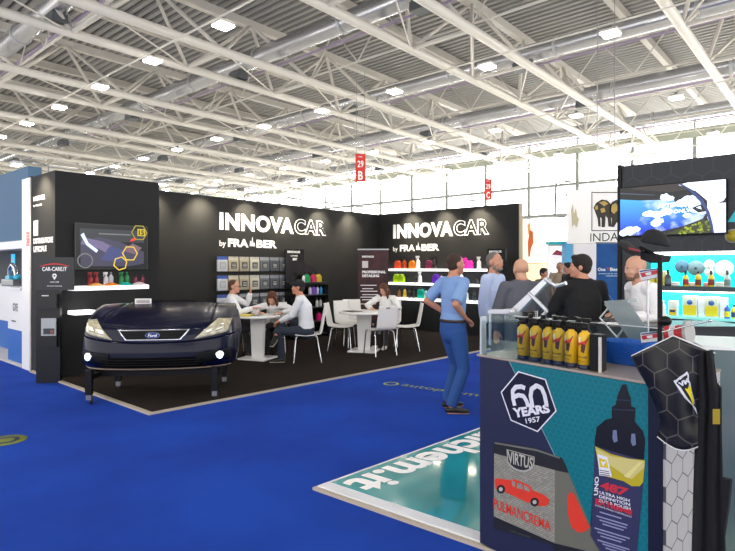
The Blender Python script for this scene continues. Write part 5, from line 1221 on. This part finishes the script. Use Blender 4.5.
# acrylic case on the counter, sprayer bottles in a row
CM = Matrix.Translation(A0) @ Matrix.Rotation(math.atan2(X_.y, X_.x), 4, 'Z')
RZC = math.atan2(X_.y, X_.x)
def CL(px, py, dpt):                                            # a spot on a plane parallel to the counter front, dpt behind it
    return hit(px, py, A0 + NB * dpt, NB)
case = empty('acrylic_case', A0 + Vector((0, 0, HC_)), RZC, 'clear acrylic display case on the foreground counter around the yellow bottles', 'display case')
MB().box((.0, .0, 0), (.56, .006, .19), acry).build('front_pane', case); MB().box((.0, .0, .0), (.006, .54, .22), acry).build('side_pane', case)
MB().box((0, -.001, 0), (.012, .04, .215), edgeacr).build('edge_bar', case); MB().box((.0, .3, .0), (WC - .05, .306, .2), acry).build('back_pane', case)
MB().box((.0, .298, .2), (WC - .05, .308, .204), edgeacr).build('back_rim', case)
ylab = mat('sprayer yellow', '#e3b31a', .35); ydk = mat('sprayer maroon', '#4a1218', .4); yrd = mat('sprayer red', '#c8281e', .4)
def sprayer():
    t = empty('sprayer_bottle', (0, 0, 0), 0, 'x', 'spray bottle', None)
    r = .031
    MB().lathe([(r*.95, 0), (r, .004), (r, .022)], (0, 0, 0), mat('sprayer navy', '#1c2240', .35), 20).lathe([(r, .022), (r, .158), (r*.88, .17), (r*.5, .18), (.013, .186), (.013, .19)], (0, 0, 0), ylab, 20).build('body', t)
    b = MB(); rr = r + .0008
    def cyl(a, z_): return Vector((rr * math.sin(a), -rr * math.cos(a), z_))
    def wrap(pts, m, k=0):                                       # outline on the round body
        c_ = (sum(p[0] for p in pts)/len(pts), sum(p[1] for p in pts)/len(pts)); 
        for i in range(len(pts)):
            p, q = pts[i], pts[(i+1) % len(pts)]
            for j in range(3):
                f0, f1 = j/3, (j+1)/3; L = lambda f, p=p: (c_[0] + (p[0]-c_[0])*f, c_[1] + (p[1]-c_[1])*f); Lq = lambda f: (c_[0] + (q[0]-c_[0])*f, c_[1] + (q[1]-c_[1])*f)
                P4 = [cyl(*L(f0)), cyl(*L(f1)), cyl(*Lq(f1)), cyl(*Lq(f0))]
                P4 = [v * 1 + Vector((v.x, v.y, 0)).normalized() * .0004 * k for v in P4]
                b.add(P4, [(0, 1, 2, 3)] if j else [(0, 1, 2)], m)
    wrap([(-1.0, .157), (1.05, .157), (.4, .078), (-.05, .085)], ydk); wrap([(-.9, .14), (.85, .146), (.65, .118), (-.6, .11)], yrd, 1); wrap([(-.6, .157), (-.1, .157), (-.12, .13), (-.5, .128)], mat('sprayer pale', '#efe6b8', .4), 2)
    wrap([(-.8, .065), (.8, .065), (.8, .052), (-.8, .052)], mat('sprayer print', '#8c6a10', .4), 1); wrap([(-.6, .042), (.5, .042), (.5, .038), (-.6, .038)], mat('sprayer print', '#8c6a10', .4), 1)
    b.build('label_sticker', t)
    b = MB().lathe([(.017, .188), (.017, .205), (.013, .21)], (0, 0, 0), black, 14); b.box((-.02, -.012, .208), (.02, .012, .222), black); b.box((-.045, -.008, .212), (-.018, .008, .222), black); b.build('pump', t)
    MB().tube([(-.012, 0, .208), (-.03, 0, .195), (-.038, 0, .172)], .004, black, 6).build('trigger', t)
    return t
s0 = sprayer(); sx = ((522, 357), (535, 358), (548, 360), (558.5, 362), (571, 364), (585, 366))
nm6 = ('leftmost yellow', 'second yellow', 'third yellow', 'fourth yellow', 'fifth yellow', 'rightmost yellow')
for i, (px, py) in enumerate(sx):
    q = CP(px, py - 4); loc = CM @ Vector((q.x - .034, .055, HC_ + .001)); l_ = nm6[i] + ' sprayer bottle in the row on the foreground counter'
    if i == 0: s0.location = loc; s0.rotation_euler = (0, 0, RZC); s0['label'] = l_
    else: copy_tree(s0, None, loc, RZC + R.uniform(-.25, .25), l_)
q = CP(597, 362); loc = CM @ Vector((q.x - .0, .06, HC_ + .001)); bb = empty('black_display_box', loc, RZC, 'black upright box with thin silver stripe at the right end of the yellow bottles', 'box')
MB().box((-.055, -.035, 0), (-.005, .035, .175), black).build('body', bb, bevel=.004); MB().box((-.002, -.045, 0), (.006, -.03, .165), mat('pale post', '#c9c4c0', .4)).build('silver_post', bb)
# more dark sprayer heads behind the row
for i, px in enumerate((531, 543, 555, 566, 577, 588)):
    q = CM.inverted() @ CL(px, 352, .16); loc = CM @ Vector((q.x, .14 + R.uniform(0, .04), HC_ + .001)); t_ = empty('black_sprayer_bottle', loc, RZC + R.uniform(-.9, .9), 'black sprayer bottle half hidden behind the row of yellow ones', 'spray bottle', 'black sprayers behind the yellow bottles')
    MB().lathe([(.028, 0), (.03, .004), (.03, .15), (.013, .185), (.013, .2)], (0, 0, 0), black, 16).build('body', t_)
    b = MB().lathe([(.016, .198), (.016, .215), (.012, .22)], (0, 0, 0), black, 12); b.box((-.045, -.009, .218), (.02, .009, .236), black); b.build('pump', t_); MB().tube([(-.012, 0, .22), (-.035, 0, .19)], .004, black, 6).build('trigger', t_)

# folded blue cloth
def cloth_box(name, pts, dpt, th, m, label, cat, par=None):
    P = [CL(x, y, dpt) for x, y in pts]; o = MB().prism(P, NB * th, m).build(name, par, bevel=.006); return tag(o, label, cat)
q0 = CM.inverted() @ CL(599, 357, .31); q1_ = CM.inverted() @ CL(643, 357, .31)
bc = empty('folded_blue_cloth', CM @ Vector(((q0.x + q1_.x)/2, .405, HC_ + .001)), RZC, 'folded bright blue cloth lying on the foreground counter right of the bottles', 'cloth'); hw = (q1_.x - q0.x)/2
bcm = mat('blue microfibre', '#1f62c8', .9, bump=(90, .6))
for k in range(3):
    MB().grid(lambda a, c, k=k: Vector(((-1 + 2*a)*hw*(1 - .02*k), -.09 + .19*c + .006*math.sin(7*a + k), .022 + k*.034 + .016*math.sin(PI*min(1, max(0, c*1.0)))*(1) + .004*math.sin(9*a + 3*c + k))), 16, 8, bcm).build('fold', bc, solid=.028)
MB().box((-hw, -.1, 0), (hw, -.094, .11), bcm).build('hanging_edge', bc, bevel=.003)

# literature stands: folding frames of flat silver bars
silv = mat('silver bar', '#d4d6da', .25, .6)
def bar3(b, a, c_, w, m): b.tube([a, c_], w, m, 6)
b = MB(); D = .5
L1 = lambda x, y, d=D: CL(x, y, d)
ls = empty('folding_brochure_stand', (0, 0, 0), 0, 'silver zigzag brochure stand rising from the left of the counter', 'brochure stand')
MB().prism([L1(488, 309.5), L1(513, 309), L1(513, 314), L1(488, 314)], NB * .05, silv).build('lower_tray', ls, bevel=.003)
MB().prism([L1(510, 310), L1(545, 277), L1(549.5, 280.5), L1(516, 315)], NB * .03, silv).build('sloping_tray', ls, bevel=.003)
MB().tube([L1(529, 293), L1(547, 311)], .012, silv, 8).build('leg_bar', ls); MB().tube([L1(547, 311), L1(536, 322)], .01, silv, 8).build('leg_bar', ls)
MB().sphere(L1(512, 311.5, D - .02), .022, silv, 12).build('hinge', ls)
MB().tube([L1(545, 279), L1(556, 286), L1(566, 283)], .012, silv, 8).build('top_clip', ls)
MB().tube([L1(490, 313, D + .1), L1(490, 345, D + .1)], .01, silv, 8).build('support_post', ls)
MB().tube([L1(536, 322, D), L1(536, 352, D)], .008, silv, 8).build('support_post', ls)
ls2 = empty('glass_brochure_stand', (0, 0, 0), 0, 'zigzag brochure stand with grey glass tray in front of the bald man', 'brochure stand'); D = .42
gtray = mat('grey acrylic tray', '#8a989c', .15, alpha=.75)
MB().prism([L1(604, 304), L1(628, 302.5), L1(656, 341), L1(632, 343)], NB * .01, gtray).build('sloping_tray', ls2)
MB().prism([L1(604, 301), L1(627, 299.5), L1(628, 303), L1(605, 305)], NB * .1, gtray).build('top_tray', ls2)
for pts in (((606, 304), (625, 330)), ((624, 328), (611, 346)), ((600, 318), (612, 304)), ((600, 318), (624, 345))): MB().tube([L1(*pts[0], D + .12), L1(*pts[1], D + .12)], .006, silv, 6).build('leg_bar', ls2)
# small red, white and blue packs
rw = mat('pack white', '#e2e2ea', .4)
def pk(pts, d, label):
    r_ = empty('small_pack', (0, 0, 0), 0, label, 'pack'); MB().prism([CL(x, y, d) for x, y in pts], NB * .03, rw).build('sachet', r_, bevel=.003)
    f = lambda u_, v_: ((pts[0][0]*(1-u_) + pts[1][0]*u_)*(1-v_) + (pts[3][0]*(1-u_) + pts[2][0]*u_)*v_, (pts[0][1]*(1-u_) + pts[1][1]*u_)*(1-v_) + (pts[3][1]*(1-u_) + pts[2][1]*u_)*v_)
    b = MB(); b.poly([CL(*f(u_, v_), d - .002) for u_, v_ in ((.05, .3), (.9, .2), (.95, .6), (.1, .7))], mat('pack red', '#b8283a', .4)); b.poly([CL(*f(u_, v_), d - .003) for u_, v_ in ((.3, .35), (.6, .3), (.6, .6), (.35, .6))], rw); b.poly([CL(*f(u_, v_), d - .002) for u_, v_ in ((.05, .08), (.95, .0), (.95, .14), (.05, .2))], mat('pack blue', '#2a3878', .4)); b.build('label_sticker', r_)
pk([(640, 333), (660, 331), (661, 341), (641, 343)], .3, 'small red and white pack on the counter beside the black pole')
pk([(638, 270), (659, 268), (659, 277), (641, 281)], .44, 'upper red and blue pack held in front of the white shirt')
MB().tube([L1(648, 272, .477), L1(648, 345, .477)], .006, silv, 6).build('holder_rod', ls2)
o = MB().tube([CL(667, 333, .3), CL(687, 333, .3)], .036, mat('roll red', '#c83038', .4), 18).build('red_roll'); tag(o, 'red and white roll lying on the counter right of the black pole', 'roll')
MB().tube([CL(687, 332.5, .3), CL(690, 332.5, .3)], .055, mat('roll end grey', '#a8a8a4', .4), 20).build('end_disc', o); MB().tube([CL(672, 333, .3), CL(677, 333, .3)], .0375, rw, 18).build('paper_band', o)
# pole with black cap and chrome arm
DP = .2; pl = empty('cap_stand', (0, 0, 0), 0, 'slim black pole standing on the counter and carrying a cap', 'stand')
pb = CL(660, 350, DP); pt_ = CL(660, 262, DP); pb.z = HC_ + .001
MB().tube([pb, Vector((pb.x, pb.y, pt_.z))], .011, black, 10).build('pole', pl); MB().lathe([(.05, 0), (.05, .01), (.02, .016)], pb, black, 20).build('base', pl)
MB().sphere(CL(665, 321, DP), (.03, .03, .024), black, 12).build('knob', pl); MB().tube([CL(662, 332, DP), CL(708, 321, DP + .06)], .004, chrome, 8).build('chrome_arm', pl); MB().sphere(CL(710, 320.5, DP + .06), .008, chrome, 8).build('arm_tip', pl)
MB().tube([pt_ - Vector((0,0,.01)), CL(655, 255, DP), CL(640, 247, DP)], .008, black, 8).build('neck', pl)
cpm = mat('cap black cloth', '#15161a', .8, bump=(120, .4)); cc = CL(653, 240, DP); cp = empty('baseball_cap', (0, 0, 0), 0, 'black baseball cap with red emblem hung on top of the black pole', 'cap')
X2 = (X_ * .92 - Vector((0, 0, .38))).normalized() if False else X_
def capp(a, c):                                                 # crown of the cap
    th = 2*PI*a; ph = c * PI/2; r_ = .058
    return cc + X_ * (r_*1.1*math.cos(th)*math.cos(ph) + .012) + NB * (r_*.95*math.sin(th)*math.cos(ph)) + Vector((0, 0, -.02 + .068*math.sin(ph) - .25 * r_*math.cos(th)*math.cos(ph)))
MB().grid(capp, 24, 8, cpm).build('crown', cp, solid=.003)
def brim(a, c):
    w = (a - .5) * 2; s = c
    base = CL(647, 250, DP); tip = CL(622, 240, DP)
    low = CL(655, 262, DP)
    p = base.lerp(tip, s * .5 + .5 * s * math.sqrt(max(0, 1 - w*w*.5))) + NB * (w * .085 * (1 - .25*s)) - Vector((0, 0, .022 * (w*w) * (1 - .3*s)))
    return p + Vector((0, 0, -.018*math.sin(PI*s)))
MB().grid(brim, 14, 10, cpm).build('brim', cp, solid=.004)
MB().prism([CL(640, 252, DP - .02), CL(662, 256, DP - .02), CL(660, 262, DP - .02), CL(650, 263, DP - .02), CL(640, 259, DP - .02)], NB * .1, cpm).build('side_flap', cp, bevel=.004)
MB().prism([CL(628, 247, DP - .087), CL(640, 250, DP - .087), CL(640, 252, DP - .087), CL(629, 249.5, DP - .087)], NB * .003, mat('cap emblem red', '#8c1f26', .5)).build('red_emblem', cp)

# draped glossy hexagon print bag
DB = -.035; bag = empty('hexagon_print_bag', (0, 0, 0), 0, 'glossy black hexagon print bag with white edges and yellow triangle on the counter corner', 'bag')
bagm = hexmat('glossy hexagon bag', '#12100e', '#55514c', .1, .016, 'XZ', .3, soft=.012)
out_l = [(631.5, 356), (637, 368), (648, 386.6), (652, 398), (657.7, 410.6), (660, 418), (661, 424), (657.7, 436.7)]
out_r = [(715.4, 353.5), (709, 366), (706.5, 380), (704.5, 402), (700.5, 413), (700.5, 424), (703, 436), (704, 443.5)]
def lerp2(L, f):
    f *= len(L) - 1; i = min(int(f), len(L) - 2); f -= i; return (L[i][0]*(1-f) + L[i+1][0]*f, L[i][1]*(1-f) + L[i+1][1]*f)
def bagp(a, c, k=0):
    l, r_ = lerp2(out_l, c), lerp2(out_r, c); x = l[0]*(1-a) + r_[0]*a; y = l[1]*(1-a) + r_[1]*a
    y -= (19 * (1 - abs(2*a - 1.0)) * (1 - c)**2); y += 10 * math.sin(PI*a) * c**5
    return hit(x, y, A0 + NB * (DB - .035*math.sin(PI*a)**.8*(.5 + .5*c) - .008*math.sin(a*11 + 2*c) * (1-.5*c) - .003*k), NB)
RB = Matrix.Translation(A0) @ Matrix.Rotation(RZC, 4, 'Z'); inv = RB.inverted(); bag.matrix_basis = RB
MB().grid(lambda a, c: inv @ bagp(a, c), 30, 30, bagm).build('sheet', bag, solid=.004)
wpipe = mat('white piping', '#dcdcdc', .35)
MB().tube([inv @ bagp(i/20, 0) for i in range(21)], .0032, wpipe, 6).build('top_piping', bag); MB().tube([inv @ bagp(i/20, 1) for i in range(21)], .0036, wpipe, 6).build('bottom_piping', bag)
def bagxy(px, py, k=2):
    best = None
    for i in range(41):
        for j in range(41):
            a, c = i/40, j/40; l, r_ = lerp2(out_l, c), lerp2(out_r, c); x = l[0]*(1-a) + r_[0]*a; y = l[1]*(1-a) + r_[1]*a - 19*(1-abs(2*a-1.0))*(1-c)**2 + 10*math.sin(PI*a)*c**5
            d = (x-px)**2 + (y-py)**2
            if best is None or d < best[0]: best = (d, a, c)
    return inv @ bagp(best[1], best[2], k)
def decal(pts, m, k, n=4):
    c_ = (sum(p[0] for p in pts)/len(pts), sum(p[1] for p in pts)/len(pts)); b = MB(); C1 = bagxy(*c_, k)
    for i in range(len(pts)):
        p, q = pts[i], pts[(i+1) % len(pts)]
        for j in range(n): b.add([C1, bagxy(p[0]+(q[0]-p[0])*j/n, p[1]+(q[1]-p[1])*j/n, k), bagxy(p[0]+(q[0]-p[0])*(j+1)/n, p[1]+(q[1]-p[1])*(j+1)/n, k)], [(0,1,2)], m)
    return b
decal([(673, 381.5), (687.5, 372), (690, 384), (697.5, 414)], wp, 3).build('white_triangle', bag)
decal([(675.5, 382), (686.5, 374.8), (688.5, 386), (696, 409)], mat('logo black', '#0c0c10', .3), 4).build('black_triangle', bag)
decal([(684.5, 389.5), (690.5, 385.5), (694.5, 407)], mat('logo yellow', '#e6d414', .35), 5).build('yellow_triangle', bag)
b = MB(); write4(b, 'VM', bagxy(680.5, 388, 6), bagxy(690, 383, 6), bagxy(677, 382, 6), bagxy(687.5, 377, 6), wp, .06); b.build('lettering', bag)
# dark apron hanging behind it at the counter end
ap = empty('hanging_apron', (0, 0, 0), 0, 'long black apron with small yellow label hanging at the right end of the counter', 'apron')
apm = mat('apron cloth', '#0c0d12', .9, bump=(200, .3)); AO = B0 + X_ * .03
PLN = (AO, Vector((X_.x, X_.y, 0)) * .35 + NB * .94)
al = [(696, 352), (696, 380), (697, 410), (695, 440), (694, 480), (692, 560), (690, 640)]; ar = [(713, 350), (717, 383), (721, 388), (721, 430), (722, 478), (725, 551), (727, 640)]
def app(a, c):
    l, r_ = lerp2(al, c), lerp2(ar, c); return hit(l[0]*(1-a) + r_[0]*a, l[1]*(1-a) + r_[1]*a, PLN[0] + NB * (.012*math.sin(a*14 + c*2)), PLN[1])
MB().grid(app, 30, 24, apm).build('cloth', ap, solid=.006)
MB().prism([hit(x, y, PLN[0] - NB*.02, PLN[1]) for x, y in ((713, 409), (720, 409), (720, 424), (713, 424))], NF * .003, mat('label yellow dim', '#a8921c', .5)).build('yellow_label', ap)
MB().prism([hit(x, y, PLN[0], PLN[1]) for x, y in ((721, 478), (730.5, 480), (728.5, 503), (723, 540))], NB * .02, apm).build('tie_strap', ap)
# grey-green plinth at the right picture edge
t = 2.9; P0 = cw((702-367.5)/551*t, t); pn_ = empty('metallic_plinth', P0, YAW - .35, 'metallic grey plinth with white top edge at the right picture edge', 'plinth')
zt_ = 1.6 - 82*t/551; pmx = mat('metallic grey green', '#7e8884', .35, .5, var=('#5f7674', 2, 2))
MB().box((0, 0, 0.031), (.7, .5, zt_), pmx).build('body', pn_); MB().box((-.0, -.01, zt_), (.71, .51, zt_ + .015), white).build('top_edge', pn_)
# dark reception desk with the leaning man, and papers
t = 4.75; P0 = cw((598-367.5)/551*t, t); rd = empty('reception_desk', P0, YAW, 'dark reception desk under the hands of the bald man in white', 'desk')
MB().box((0, 0, 0.031), (1.3, .5, 1.06), mat('desk graphite', '#24262b', .5)).build('body', rd); MB().box((-.02, -.02, 1.06), (1.32, .52, 1.09), mat('desk top dark', '#1a1b1f', .3)).build('desktop', rd)
o = MB().box((-.15, -.1, 0), (.15, .1, .003), whitep).build('paper_sheet', None, cw((619-367.5)/551*4.95, 4.95, 1.092), YAW); tag(o, 'white paper under the hands of the bald man at the dark desk', 'paper')
# ------------------------------------------------------------ daylight, camera, output
w = bpy.data.worlds.new('overcast'); SC.world = w; w.use_nodes = True
w.node_tree.nodes['Background'].inputs[0].default_value = (1, .975, .94, 1); w.node_tree.nodes['Background'].inputs[1].default_value = 2.0
cd = bpy.data.cameras.new('camera'); cam = bpy.data.objects.new('camera', cd); COL.objects.link(cam); SC.camera = cam
cam.location = (0, 0, CAMZ); cam.rotation_euler = (PI / 2, 0, YAW); cd.sensor_width = 36; cd.lens = 36 * 551 / 735; cd.shift_y = -8.5 / 735
cd.clip_end = 300; cd.clip_start = .05
vs_ = SC.view_settings; vs_.view_transform = 'Standard'; vs_.look = 'None'; vs_.gamma = 1; vs_.exposure = 0.2; vs_.use_curve_mapping = False
SC.cycles.use_denoising = True; SC.cycles.max_bounces = 6; SC.cycles.transparent_max_bounces = 16
